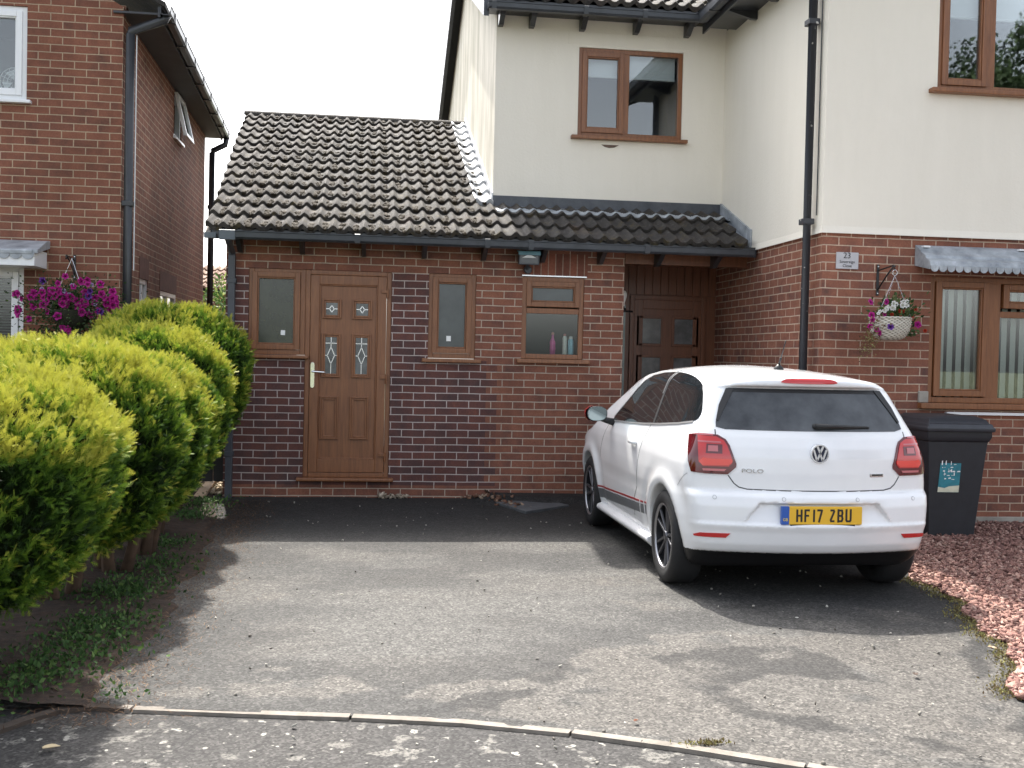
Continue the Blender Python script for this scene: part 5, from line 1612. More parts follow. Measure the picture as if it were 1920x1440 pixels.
o = chips('gravel', n, x, y, gz, .0135, M_gravel, lambda r_, n: r_.random(n), 32); o['kind'] = 'stuff'
n = 260
r_ = np.random.default_rng(77)
o = chips('loose_grit', n, r_.uniform(-1.2, 3.2, n), r_.uniform(-7.4, -.3, n), lambda x, y: zg(x, y) - .004, .006, tint_mat('grit', [(0, (.08, .07, .06)), (1, (.42, .40, .35))]), lambda r_, n: r_.random(n), 78, .7); o['kind'] = 'stuff'
n = 500
xx = -2.3 + r_.random(n) * .65; yy = .02 + r_.random(n) * 2.2
o = chips('passage_gravel', n, xx, yy, lambda x, y: zg(x, y) + .02, .022, tint_mat('buff_gravel', [(0, (.2, .15, .09)), (1, (.6, .5, .36))]), lambda r_, n: r_.random(n), 79); o['kind'] = 'stuff'

# ------------------------------------------------------------------ leaves and conifers
def frond_template():
    T = []
    def tri(a, b, c): T.append((a, b, c))
    tri((-.06, 0, 0), (.06, 0, 0), (0, 0, 1.0))
    for k, (h, l, sg) in enumerate([(.10, .55, 1), (.18, .56, -1), (.34, .46, 1), (.42, .44, -1), (.58, .34, 1), (.66, .30, -1)]):
        a = R(36)
        ex, ez = sg * math.sin(a) * l, h + math.cos(a) * l
        w_ = .10
        tri((0, 0, h - w_ * .6), (ex, .06 * sg * l, ez), (0, 0, h + w_))
    return np.array(T)
FT = frond_template()
def rand_rot(D, r_):
    """orthonormal frames with z along D (n,3), random spin"""
    n = len(D)
    h = r_.normal(size=(n, 3)); u = np.cross(D, h); u /= np.linalg.norm(u, axis=1, keepdims=True); v = np.cross(D, u)
    return u, v
def instances(T, C, D, L, r_, flatten=1.0):
    """template triangles (k,3,3) placed at C along D with lengths L"""
    u, v = rand_rot(D, r_)
    k = len(T)
    t = T.reshape(-1, 3)
    P = C[:, None, :] + (u[:, None, :] * t[None, :, 0:1] + v[:, None, :] * t[None, :, 1:2] + D[:, None, :] * t[None, :, 2:3]) * L[:, None, None]
    n = len(C)
    return P.reshape(-1, 3), np.arange(n * k * 3).reshape(-1, 3), k * 3
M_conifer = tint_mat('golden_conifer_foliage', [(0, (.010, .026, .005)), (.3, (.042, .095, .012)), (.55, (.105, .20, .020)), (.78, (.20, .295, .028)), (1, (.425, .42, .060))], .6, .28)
M_core = simple('conifer_shade_core', (.010, .015, .005), 1.0, 0, 0.0, var=.5, scale=14)  # near-black colour standing in for shade inside the bush
M_bark = simple('conifer_bark', (.09, .055, .035), .95, var=.4, scale=12, bmp=.6)
def conifer(cx, cy, rx, ry, zb, zt, n, seed, gold, label, fl=.085, green=0):
    t = thing('conifer_bush', (cx, cy, -.05), label, 'conifer', 'clipped golden conifers along the drive')
    r_ = np.random.default_rng(seed)
    zc = zb + (zt - zb) * .58; hu = zt - zc; hd = zc - zb
    def surf(d, k=1.0):
        ad = np.abs(d)
        rr = (ad[:, 0] ** 2.5 + ad[:, 1] ** 2.5 + ad[:, 2] ** 2.7) ** (-1 / 2.55)
        th = np.arctan2(d[:, 1], d[:, 0]); ph = np.arcsin(np.clip(d[:, 2], -1, 1))
        lump = 1 + .16 * (fbm(th * 1.6 + 20 + seed, ph * 2.6 + 20, seed, 3) - .5) + .10 * (fbm(th * 5 + 20, ph * 7 + 20, seed + 3, 2) - .5)
        p = d * rr[:, None] * lump[:, None] * k
        low = 1 - .22 * np.clip(-p[:, 2], 0, 1) ** 1.5
        return np.stack([cx + p[:, 0] * rx * low, cy + p[:, 1] * ry * low, zc + np.where(p[:, 2] > 0, p[:, 2] * hu, p[:, 2] * hd)], 1)
    ns = int(n * .72)
    d = r_.normal(size=(ns, 3)); d /= np.linalg.norm(d, axis=1, keepdims=True)
    d = d[d[:, 2] > -.93]; ns = len(d)
    th = np.arctan2(d[:, 1], d[:, 0]); ph = np.arcsin(np.clip(d[:, 2], -1, 1))
    bumpy = fbm(th * 5.5 * rx / .6 + 60, ph * 6.5 + 60 + th * 1.3, seed + 5, 2)
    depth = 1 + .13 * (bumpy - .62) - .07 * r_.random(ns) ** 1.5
    C = surf(d) * depth[:, None] + np.array([cx, cy, zc]) * (1 - depth[:, None])
    nrm = d / np.array([rx, ry, (hu + hd) / 2]); nrm /= np.linalg.norm(nrm, axis=1, keepdims=True)
    D0 = nrm * .75 + np.array([0, 0, .75]) + r_.normal(0, .30, (ns, 3)); D0 /= np.linalg.norm(D0, axis=1, keepdims=True)
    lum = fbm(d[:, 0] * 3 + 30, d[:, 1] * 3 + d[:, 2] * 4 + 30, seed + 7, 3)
    t0 = .40 + gold * (.78 * sstep(nrm[:, 2] + (lum - .5) * .9, -.05, .75)) + (lum - .5) * .35 + r_.normal(0, .07, ns) + green + 1.05 * (bumpy - .52)  # hollows between sprays darkened, their shade put into the tint
    # every spray is a handful of fronds fanning out of one twig
    rep = 4
    D = np.repeat(D0, rep, 0) + r_.normal(0, .36, (ns * rep, 3)); D /= np.linalg.norm(D, axis=1, keepdims=True)
    step_ = np.tile(np.linspace(0, 1, rep), ns)
    Ls = fl * .88 * r_.uniform(.7, 1.3, ns)
    C = np.repeat(C, rep, 0) + np.repeat(D0 * Ls[:, None], rep, 0) * (step_[:, None] * 1.0 - .6)
    L = np.repeat(Ls, rep) * r_.uniform(.55, .95, ns * rep) * (1.05 - .35 * step_)
    P, Fc, k = instances(FT, C, D, L, r_)
    tt = np.repeat(t0 + (depth - 1.0) * 2.6, rep) + (step_ - .5) * .55 + r_.normal(0, .05, ns * rep)  # deeper fronds darkened too: shade of the gaps in the tint
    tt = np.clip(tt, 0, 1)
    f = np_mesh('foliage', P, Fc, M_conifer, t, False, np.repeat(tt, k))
    # dark core standing in for the shade between the fronds
    ico = bmesh.new(); bmesh.ops.create_icosphere(ico, subdivisions=4, radius=1)
    iv = np.array([v.co[:] for v in ico.verts]); ifc = np.array([[v.index for v in q.verts] for q in ico.faces]); ico.free()
    np_mesh('shade_core', surf(iv, .81), ifc, M_core, t, True)
    mb = MB()
    q = random.Random(seed)
    for k_ in range(4):
        a = q.random() * 6.28
        mb.tube([(cx + .07 * math.cos(a), cy + .07 * math.sin(a), -.07), (cx + .12 * math.cos(a), cy + .12 * math.sin(a), .15), (cx + .3 * math.cos(a), cy + .3 * math.sin(a), zc)], .03, 8, radii=[.045, .035, .015])
    mb.build('trunk', M_bark, t, smooth=True)
    return t
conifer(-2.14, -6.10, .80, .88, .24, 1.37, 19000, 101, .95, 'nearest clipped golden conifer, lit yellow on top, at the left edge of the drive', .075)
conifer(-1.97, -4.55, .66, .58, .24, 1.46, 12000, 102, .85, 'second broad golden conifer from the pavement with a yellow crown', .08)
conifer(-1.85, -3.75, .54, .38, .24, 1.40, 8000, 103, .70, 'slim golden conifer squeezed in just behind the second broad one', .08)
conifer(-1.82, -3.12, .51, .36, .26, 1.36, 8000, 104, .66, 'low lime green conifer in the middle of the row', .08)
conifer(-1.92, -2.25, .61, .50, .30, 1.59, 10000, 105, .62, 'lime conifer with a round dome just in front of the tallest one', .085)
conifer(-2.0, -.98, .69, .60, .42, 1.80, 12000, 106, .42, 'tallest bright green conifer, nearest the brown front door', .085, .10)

LEAF = np.array([[(-.0, 0, 0), (.28, .05, .45), (0, 0, 1)], [(0, 0, 0), (0, 0, 1), (-.28, .05, .45)]])
M_leaf = tint_mat('weed_leaves', [(0, (.02, .045, .012)), (.5, (.05, .11, .03)), (1, (.14, .22, .06))], .6, .25)
def leaf_cloud(name, C, D, L, mat, tint, parent=None, seed=1):
    r_ = np.random.default_rng(seed)
    D = D / np.linalg.norm(D, axis=1, keepdims=True)
    P, Fc, k = instances(LEAF, C, D, L, r_)
    return np_mesh(name, P, Fc, mat, parent, False, np.repeat(tint, k))
def weeds():
    r_ = np.random.default_rng(55)
    C = []
    for (px, py, s, n) in ((60, 1270, .16, 420), (130, 1225, .16, 420), (25, 1300, .10, 160), (185, 1130, .11, 300), (235, 1115, .13, 420), (290, 1070, .12, 300), (215, 1180, .10, 200), (310, 1030, .10, 220), (360, 975, .10, 260), (385, 955, .12, 260), (225, 1318, .018, 24), (150, 1190, .12, 260)):
        c = gp(px, py)
        C.append(np.stack([c[0] + r_.normal(0, s, n), c[1] + r_.normal(0, s * 1.4, n), np.full(n, 0.)], 1))
    C = [np.concatenate([c, c + r_.normal(0, .05, c.shape)]) for c in C]
    C = np.concatenate(C); C[:, 2] = zg(C[:, 0], C[:, 1]) + .02 + r_.random(len(C)) * .05
    D = r_.normal(0, .8, C.shape) + np.array([0, 0, .7])
    return leaf_cloud('ground_weeds', C, D, r_.uniform(.012, .038, len(C)), M_leaf, np.clip(r_.normal(.45, .25, len(C)), 0, 1), None, 56)
o = weeds(); o['kind'] = 'stuff'
def edge_moss():
    r_ = np.random.default_rng(58)
    n = 2600
    y = r_.uniform(-6.6, -3.9, n); x = gedge(y) - .03 + r_.normal(0, .045, n)
    C = np.stack([x, y, -.05 + r_.random(n) * .012], 1)
    n2 = 160; c = gp(1325, 1396)
    C = np.concatenate([C, np.stack([c[0] + r_.normal(0, .05, n2), c[1] + r_.normal(0, .012, n2), np.full(n2, -.05)], 1)])
    D = r_.normal(0, .7, C.shape) + np.array([0, 0, .8])
    return leaf_cloud('edge_moss', C, D, r_.uniform(.008, .022, len(C)), tint_mat('mossy_weeds', [(0, (.09, .06, .03)), (.5, (.17, .14, .055)), (1, (.26, .25, .09))], .7, .2), r_.random(len(C)), None, 59)
o = edge_moss(); o['kind'] = 'stuff'

# ------------------------------------------------------------------ wheelie bin
BX, BY, BZ = 4.645, -2.50, -.045
bn = thing('wheelie_bin', (BX, BY + .25, BZ), 'black wheelie bin with a teal and white sticker standing on gravel behind the car', 'bin')
M_bin = simple('black_bin_plastic', (.020, .022, .027), .48, var=.2, scale=12, bmp=.15)
mb = MB()
def ringb(hw, y0, y1, z): return [(BX - hw, y0, z), (BX + hw, y0, z), (BX + hw, y1, z), (BX - hw, y1, z)]
rings = [ringb(.195, BY + .0, BY + .44, BZ + .0), ringb(.20, BY - .004, BY + .45, BZ + .03), ringb(.262, BY - .075, BY + .49, BZ + .86), ringb(.272, BY - .085, BY + .50, BZ + .865), ringb(.285, BY - .10, BY + .51, BZ + .90), ringb(.285, BY - .10, BY + .51, BZ + .955)]
vs = [p for r_ in rings for p in r_]
fs = [(i * 4 + k, i * 4 + (k + 1) % 4, (i + 1) * 4 + (k + 1) % 4, (i + 1) * 4 + k) for i in range(len(rings) - 1) for k in range(4)] + [(3, 2, 1, 0)]
mb.add(vs, fs)
mb.build('bin_body', M_bin, bn, bevel=.012)
mb = MB()
rings = [ringb(.298, BY - .125, BY + .52, BZ + .945), ringb(.302, BY - .130, BY + .525, BZ + .975), ringb(.288, BY - .115, BY + .52, BZ + .985), ringb(.285, BY - .105, BY + .52, BZ + 1.005), ringb(.268, BY - .08, BY + .51, BZ + 1.015), ringb(.255, BY - .05, BY + .50, BZ + 1.045), ringb(.20, BY + .02, BY + .48, BZ + 1.07)]
vs = [p for r_ in rings for p in r_]
fs = [(i * 4 + k, i * 4 + (k + 1) % 4, (i + 1) * 4 + (k + 1) % 4, (i + 1) * 4 + k) for i in range(len(rings) - 1) for k in range(4)] + [(3, 2, 1, 0), tuple(24 + k for k in range(4))]
mb.add(vs, fs); mb.build('lid', simple('bin_lid_plastic', (.032, .035, .042), .42, var=.2, scale=10), bn, bevel=.007)
mb = MB(); mb.tube([(BX - .24, BY + .53, BZ + .98), (BX + .24, BY + .53, BZ + .98)], .015, 10); mb.build('handle', M_bin, bn)
for sx in (-1, 1):
    mb = MB(); mb.lathe([(.0, -.022), (.09, -.022), (.098, -.01), (.098, .01), (.09, .022), (0, .022)], (BX + sx * .225, BY + .43, BZ + .095), 'x', 24); mb.build('wheel', M_rubber, bn)
# sticker: follows the sloping front
def bin_front(x, z, o_=.0025):
    t = (z - .03) / (.86 - .03)
    return (x, BY - .004 - .071 * t - o_, BZ + z)
def sticker(poly, o_, mat, name, parent=bn):
    mb = MB(); vs = [bin_front(p[0], p[1], o_) for p in poly]; mb.add(vs, [tuple(range(len(vs)))]); return mb.build(name, mat, parent)
sx0, sx1, sz0, sz1 = BX - .155, BX + .038, .435, .680
st = sticker([(sx0, sz0), (sx1 - .005, sz0 - .002), (sx1, sz1), (sx0 + .01, sz1)], .004, simple('teal_sticker', (.03, .21, .26), .5, var=.3, scale=18), 'sticker')
sticker([(sx0, sz0 + .001), (sx1 - .006, sz0), (sx1 - .004, sz0 + .058), (sx0 + .10, sz0 + .05), (sx0 + .06, sz0 + .035), (sx0 + .002, sz0 + .045)], .0055, simple('cream_sticker', (.62, .62, .48), .5, var=.15, scale=20), 'sticker_band', st)
r_ = random.Random(3)
for i in range(26):
    x = r_.uniform(sx0 + .012, sx1 - .03); z = r_.uniform(sz0 + .07, sz1 - .01)
    if r_.random() < .5: z = r_.choice([sz1 - .015, sz1 - .04, sz0 + .17, sz0 + .14])
    w_, h_ = r_.uniform(.008, .028), r_.uniform(.004, .012)
    if r_.random() < .3: w_, h_ = h_, w_ * 1.4
    sticker([(x, z), (x + w_, z + r_.uniform(-.003, .003)), (x + w_ * .9, z + h_), (x + w_ * .1, z + h_ * .9)], .0055 + .0001 * i, M_paper, 'sticker_scrap', st)

# ------------------------------------------------------------------ house sign
sg_ = thing('house_sign', (3.90, -1.955, 2.34), 'small silver house number plaque reading 23 on the brick wing', 'sign')
mb = MB(); mb.box(3.80, 4.004, -1.966, -1.951, 2.270, 2.416); mb.build('plaque', simple('brushed_plaque', (.46, .45, .47), .45, .3, var=.08, scale=6), sg_, bevel=.003)
T_ = lambda x, z: Matrix.Translation((x, -1.9672, z)) @ FRONT
text_mesh('23', .072, M_ink, 'number', sg_, T_(3.897, 2.385), .0008)
text_mesh('Sovereign', .036, M_ink, 'street_name', sg_, T_(3.90, 2.332), .0008)
text_mesh('Close', .036, M_ink, 'street_name', sg_, T_(3.90, 2.297), .0008)

# ------------------------------------------------------------------ flowers
def flower_mesh(name, r_, lobes, mat_cols, cup=.3):
    """round ruffled blossom facing -y, centred on the origin"""
    mb = MB(); n = lobes * 4
    ring = lambda k, y: [(k * r_ * (1 + .13 * math.cos(lobes * 2 * math.pi * i / n)) * math.cos(2 * math.pi * i / n), y + .004 * math.sin(i * 2.1), k * r_ * (1 + .13 * math.cos(lobes * 2 * math.pi * i / n)) * math.sin(2 * math.pi * i / n)) for i in range(n)]
    a, b, c = ring(.18, r_ * cup), ring(.6, r_ * .05), ring(1.0, -r_ * .02)
    vs = a + b + c
    fs = [(i * 1, (i + 1) % n, n + (i + 1) % n, n + i) for i in range(n)] + [(n + i, n + (i + 1) % n, 2 * n + (i + 1) % n, 2 * n + i) for i in range(n)] + [tuple(range(n))]
    ts = [.35] * n + [.8] * n + [.05]
    n0 = len(mb.v); mb.v += vs; mb.f += fs; mb.t += ts
    me = bpy.data.meshes.new(name); me.from_pydata(mb.v, [], mb.f)
    at = me.color_attributes.new('tint', 'FLOAT_COLOR', 'CORNER')
    buf = []
    for p, t in zip(me.polygons, mb.t): buf.extend([t, t, t, 1.0] * p.loop_total)
    at.data.foreach_set('color', buf)
    me.materials.append(mat_cols)
    return me
M_mag = tint_mat('magenta_petals', [(0, (.07, .003, .04)), (.4, (.34, .012, .18)), (1, (.52, .03, .30))], .6, .3)
M_pur = tint_mat('purple_petals', [(0, (.02, .004, .05)), (.5, (.10, .02, .22)), (1, (.20, .07, .36))], .6, .3)
M_wht = tint_mat('white_petals', [(0, (.5, .5, .35)), (.5, (.75, .75, .72)), (1, (.85, .85, .84))], .6, .3)
M_lav = tint_mat('lavender_petals', [(0, (.3, .2, .4)), (1, (.50, .42, .62))], .6, .3)
M_red = tint_mat('orange_red_petals', [(0, (.2, .02, .01)), (1, (.50, .06, .03))], .6, .3)
FM = {k: flower_mesh(k + '_blossom', r_, l, m) for k, r_, l, m in (('magenta', .030, 5, M_mag), ('purple', .028, 5, M_pur), ('white', .024, 6, M_wht), ('lavender', .017, 5, M_lav), ('red', .016, 5, M_red))}
def blossom(kind, p, parent, rot, sc=1.0, label=None):
    o = bpy.data.objects.new('flower', FM[kind]); COL.objects.link(o); o.parent = parent
    o.location = Vector(p) - root_loc(parent); o.rotation_euler = rot; o.scale = (sc, sc, sc)
    if label: o['label'] = label
    return o
M_fol = tint_mat('basket_foliage', [(0, (.018, .035, .012)), (.5, (.045, .085, .028)), (1, (.14, .19, .06))], .55, .25)
M_dry = tint_mat('dry_trailing_stems', [(0, (.09, .05, .03)), (.5, (.20, .13, .06)), (1, (.22, .24, .09))], .7, .25)

def bracket(x, y, z0, z1, out, name, label):
    b = thing(name, (x, y, z0), label, 'bracket')
    mb = MB(); mb.box(x - .012, x + .012, y - .010, y + .002, z0, z1); mb.build('back_plate', M_blacksteel, b, bevel=.004)
    mb = MB(); mb.tube([(x, y - .006, z1 - .055), (x, y - out, z1 - .03), (x, y - out - .02, z1 - .045), (x, y - out - .015, z1 - .065), (x, y - out + .005, z1 - .06)], .007, 8)
    mb.tube([(x, y - .006, z0 + .05), (x, y - out * .55, z0 + .16), (x, y - out, z1 - .035)], .007, 8)
    mb.build('arm', M_blacksteel, b, smooth=True)
    for z in (z0 + .02, z1 - .02):
        mb = MB(); mb.lathe([(0, -.004), (.006, -.003), (.007, 0)], (x, y - .0105, z), 'y', 10); mb.build('screw', M_steel, b)
    return b
bracket(4.19, -1.952, 2.045, 2.32, .30, 'basket_bracket', 'black iron bracket under the number plaque holding the white flower basket')
hb = thing('hanging_basket', (4.195, -2.27, 1.66), 'pale woven hanging basket with white and purple flowers on the brick wing', 'flower basket')
hx, hy, rim_z = 4.162, -2.27, 1.835
mb = MB(); n = 64
prof = [(.170 * math.cos(a) ** .55 if a < 1.5 else .03, -.185 * math.sin(a)) for a in [1.5 * i / 26 for i in range(27)]]
vs = []; fs = []
for i, (r_, h_) in enumerate(prof):
    for k in range(n):
        wv = .006 * math.sin(2 * math.pi * k / n * 16 + (math.pi if (i // 2) % 2 else 0)) + (.003 if i % 2 else -.002)
        a = 2 * math.pi * k / n
        vs.append((hx + (r_ + wv) * math.cos(a), hy + (r_ + wv) * math.sin(a), rim_z + h_))
fs = [(i * n + k, i * n + (k + 1) % n, (i + 1) * n + (k + 1) % n, (i + 1) * n + k) for i in range(len(prof) - 1) for k in range(n)] + [tuple((len(prof) - 1) * n + k for k in range(n))]
mb.add(vs, fs)
M_wick, _nt, _b = new_mat('cream_wicker')
tc = N(_nt, 'ShaderNodeTexCoord'); sp = N(_nt, 'ShaderNodeSeparateXYZ'); _nt.links.new(tc.outputs['Object'], sp.inputs[0])
wvv = math_(_nt, 'SINE', math_(_nt, 'MULTIPLY', sp.outputs[2], 260)); wx_ = math_(_nt, 'SINE', math_(_nt, 'MULTIPLY', sp.outputs[0], 150))
_nt.links.new(ramp(_nt, math_(_nt, 'ADD', math_(_nt, 'MULTIPLY', math_(_nt, 'MULTIPLY', wvv, wx_), .5), .5), [(.10, (.16, .145, .12)), (.35, (.46, .43, .36)), (.8, (.60, .57, .50))]), _b.inputs['Base Color'])
_b.inputs['Roughness'].default_value = .7
mb.build('basket_bowl', M_wick, hb, smooth=True)
mb = MB(); mb.lathe([(.164, -.008), (.178, -.004), (.180, .008), (.168, .012)], (hx, hy, rim_z), 'z', 48); mb.lathe([(0, 0), (.166, -.01)], (hx, hy, rim_z), 'z', 24); mb.build('rim', M_wick, hb, smooth=True)
mb = MB()
mb.tube([(4.192 + .021 * math.cos(a), hy - .0, 2.225 + .024 * math.sin(a)) for a in [2 * math.pi * i / 20 for i in range(21)]], .0035, 6)
mb.build('hanging_ring', M_steel, hb, smooth=True)
for a in (R(205), R(335), R(90)):
    mb = MB()
    p0 = Vector((4.192, hy, 2.20)); p1 = Vector((hx + .165 * math.cos(a), hy + .165 * math.sin(a), rim_z + .01))
    for i in range(26):
        c = p0.lerp(p1, (i + .5) / 26); d = (p1 - p0).normalized() * .008
        s = Vector((.0035, 0, 0)) if i % 2 else Vector((0, .0035, 0))
        mb.tube([c - d, c + s, c + d, c - s, c - d], .0013, 4)
    mb.build('chain', M_steel, hb)
r_ = np.random.default_rng(66)
n = 620
C = np.stack([hx + r_.normal(.04, .085, n), hy + r_.normal(0, .07, n), rim_z + .005 + np.abs(r_.normal(0, .075, n))], 1)
C2 = np.stack([hx + .17 + r_.normal(0, .03, 60), hy + r_.normal(0, .04, 60), rim_z - .08 + r_.normal(0, .05, 60)], 1)
C = np.concatenate([C, C2])
D = (C - np.array([hx, hy, rim_z - .05])) * 4 + r_.normal(0, .6, C.shape) + np.array([0, -.2, .2])
leaf_cloud('foliage', C, D, r_.uniform(.022, .05, len(C)), M_fol, np.clip(r_.normal(.55, .25, len(C)), 0, 1), hb, 67)
n = 520
tt = r_.random(n)
C = np.stack([hx - .12 - .12 * tt + r_.normal(0, .035, n), hy - .06 + r_.normal(0, .045, n), rim_z + .02 - .30 * tt ** 1.2 + r_.normal(0, .05, n)], 1)
D = r_.normal(0, .7, C.shape) + np.array([-.3, -.2, -.5])
leaf_cloud('trailing_stems', C, D, r_.uniform(.012, .030, n), M_dry, np.clip(r_.normal(.5, .3, n), 0, 1), hb, 68)
rq = random.Random(8)
fr = lambda: (rq.uniform(-.5, .5), rq.uniform(0, 6), rq.uniform(-.6, .6))
for k, dx, dy, dz, s in (('white', .055, -.12, .130, 1.1), ('white', .075, -.13, .115, 1.1), ('white', .045, -.13, .108, 1.0), ('white', .08, -.125, .138, .9), ('white', -.02, -.10, .125, .9), ('white', -.005, -.11, .118, .8), ('white', -.045, -.13, .085, 1.0), ('white', -.025, -.14, .078, .9), ('white', -.10, -.13, .075, 1.0), ('white', -.115, -.13, .062, .9), ('white', -.085, -.13, .090, .8), ('white', -.15, -.12, .05, .7), ('white', -.165, -.12, .035, .6)):
    blossom(k, (hx + dx, hy + dy, rim_z + dz), hb, fr(), s, 'white blossom')
for dx, dz, s in ((-.225, .130, .9), (-.215, .02, .9), (-.205, -.02, .8), (-.225, -.075, .8), (-.085, .135, .9), (-.10, .03, .7), (-.14, -.13, .9), (-.165, -.10, .7)):
    blossom('magenta', (hx + dx, hy - .10, rim_z + dz), hb, fr(), s, 'magenta blossom')
blossom('purple', (hx - .075, hy - .165, rim_z - .075), hb, fr(), 1.0, 'purple blossom')
for dx, dz in ((.215, -.045), (.225, -.05)): blossom('magenta', (hx + dx, hy - .06, rim_z + dz), hb, fr(), .9, 'magenta blossom')
for dx, dz in ((.02, .06), (.05, .055), (.03, .015), (.13, .02), (.16, .08), (.25, -.10), (-.05, .03)): blossom('red', (hx + dx, hy - .13, rim_z + dz), hb, fr(), 1.0, 'red blossom')

nx_, ny_, nz_ = -3.03, -.27, 1.835
bracket(-3.085, .048, 2.09, 2.33, .30, 'basket_bracket', 'black bracket on the neighbouring house above the magenta petunias')
nb = thing('hanging_basket', (nx_, ny_, 1.55), 'large overflowing basket of magenta petunias on the neighbouring brick house', 'flower basket')
mb = MB(); mb.lathe([(.19, 0), (.17, -.08), (.10, -.16), (0, -.19)], (nx_, ny_, 1.78), 'z', 32); mb.build('basket_bowl', simple('dark_moss_liner', (.03, .03, .018), .95, var=.4, scale=20), nb, smooth=True)
mb = MB()
for a in (R(200), R(340), R(90)): mb.tube([(nx_, ny_, 2.27), (nx_ + .19 * math.cos(a), ny_ + .19 * math.sin(a), 1.78)], .0025, 5)
mb.build('chain', M_steel, nb)
n = 2600
r_ = np.random.default_rng(91)
C = np.stack([nx_ + r_.normal(0, .21, n), ny_ + r_.normal(0, .13, n), nz_ + .02 + r_.normal(0, .10, n)], 1)
n2 = 1700
C = np.concatenate([C, np.stack([nx_ - .03 + r_.normal(0, .17, n2), ny_ + r_.normal(0, .11, n2), nz_ - .22 + r_.normal(0, .14, n2)], 1)])
D = (C - np.array([nx_, ny_ + .05, nz_ - .05])) * 3 + r_.normal(0, .6, C.shape)
leaf_cloud('foliage', C, D, r_.uniform(.018, .04, len(C)), M_fol, np.clip(r_.normal(.35, .25, len(C)), 0, 1), nb, 92)
rq = random.Random(12)
cnt = 0
while cnt < 96:
    dx = rq.uniform(-.48, .48); dz = rq.gauss(.07, .085) - .10 * abs(dx)
    if dz < -.22 or dz > .30 - .35 * abs(dx): continue
    if dx > .25 and rq.random() < .3: continue
    kind = 'magenta' if rq.random() < .86 else rq.choice(['purple', 'lavender'])
    blossom(kind, (nx_ + dx, ny_ - .17 + .10 * abs(dx) / .45 + rq.uniform(-.04, .03), nz_ + dz), nb, fr(), rq.uniform(.95, 1.3))
    cnt += 1
for i in range(4): blossom('magenta', (nx_ + rq.uniform(-.2, .05), ny_ - .17, nz_ - .24 + rq.uniform(-.02, .03)), nb, fr(), 1.0)

# ------------------------------------------------------------------ fittings on the extension
fl = thing('floodlight', (1.345, -.10, 2.40), 'blue capped halogen floodlight under the gutter of the low extension', 'floodlight')
mb = MB(); mb.prism([(-.20, 2.36), (-.205, 2.47), (-.19, 2.485), (-.07, 2.47), (-.06, 2.43), (-.10, 2.37)], 'x', 1.245, 1.445); mb.build('housing', M_black_pl, fl, bevel=.004)
mb = MB(); mb.box(1.25, 1.44, -.212, -.208, 2.372, 2.462); mb.build('lamp_glass', simple('floodlight_glass', (.05, .055, .06), .06), fl)
mb = MB(); mb.prism([(1.275, 2.43), (1.415, 2.43), (1.37, 2.455), (1.345, 2.458), (1.32, 2.455)], 'y', -.215, -.2125); mb.build('reflector', M_white, fl)
mb = MB(); mb.frame(1.243, 1.447, 2.362, 2.470, -.217, -.2075, .012); mb.build('bezel', M_grey_pl, fl)
mb = MB(); mb.prism([(-.235, 2.455), (-.235, 2.495), (-.12, 2.508), (-.12, 2.495), (-.228, 2.484), (-.228, 2.455)], 'x', 1.232, 1.458); mb.build('cap', simple('pale_blue_cap', (.12, .27, .34), .4, var=.1), fl, bevel=.003)
mb = MB(); mb.tube([(1.345, -.005, 2.33), (1.345, -.06, 2.34), (1.345, -.10, 2.38)], .018, 10); mb.lathe([(0, -.05), (.035, -.048), (.042, -.03), (.042, 0)], (1.36, -.003, 2.325), 'y', 20); mb.build('sensor_mount', M_grey_pl, fl)
wl = thing('wall_lamp', (2.50, .55, 2.0), 'white bulb lamp on a black arm at the left of the porch', 'lamp')
mb = MB(); mb.lathe([(0, .06), (.018, .055), (.032, .03), (.034, .0), (.022, -.04), (.012, -.075), (.010, -.11)], (2.50, .55, 2.12), 'z', 20); mb.build('bulb', simple('opal_glass', (.8, .79, .74), .25), wl, smooth=True)
mb = MB(); mb.tube([(2.49, .55, 1.94), (2.485, .55, 1.74)], .012, 10); mb.build('stem', M_white, wl, smooth=True)
mb = MB(); mb.tube([(2.376, .55, 1.955), (2.60, .55, 1.955)], .010, 8); mb.lathe([(.045, 0), (.04, .02), (0, .025)], (2.373, .55, 1.955), 'x', 16); mb.lathe([(.03, -.02), (.034, .02), (.012, .03)], (2.495, .55, 1.965), 'z', 16); mb.build('arm', M_blacksteel, wl, smooth=True)
# bottles on the inner window sill
for (x, prof, mat, lab) in ((1.663, [(.0, 0), (.028, 0), (.030, .06), (.030, .13), (.014, .17), (.012, .20), (.016, .205), (.016, .225), (0, .235)], simple('pink_bottle', (.62, .10, .30), .35, var=.25, scale=30), 'pink spray bottle on the sill behind the two-part window'),
                            (1.790, [(.0, 0), (.022, 0), (.024, .02), (.024, .17), (.015, .195), (.014, .215), (0, .22)], simple('cream_bottle', (.72, .72, .62), .4, var=.1, scale=30), 'cream bottle on the sill between the pink and blue bottles'),
                            (1.855, [(.0, 0), (.028, 0), (.030, .02), (.030, .14), (.022, .165), (.020, .19), (0, .195)], simple('blue_bottle', (.32, .58, .66), .4, var=.12, scale=30), 'pale blue bottle on the sill at the right end of the two-part window')):
    b = thing('bottle', (x, .155, 1.468), lab, 'bottle', 'bottles on the window sill')
    mb = MB(); k = len(prof) - 3; mb.lathe(prof[:k + 1], (x, .155, 1.468), 'z', 20); mb.build('bottle_body', mat, b, smooth=True)
    mb = MB(); mb.lathe(prof[k:], (x, .155, 1.468), 'z', 20); mb.build('cap', simple('bottle_cap', (.55, .22, .18) if 'pink' in lab else (.66, .68, .64), .4), b, smooth=True)

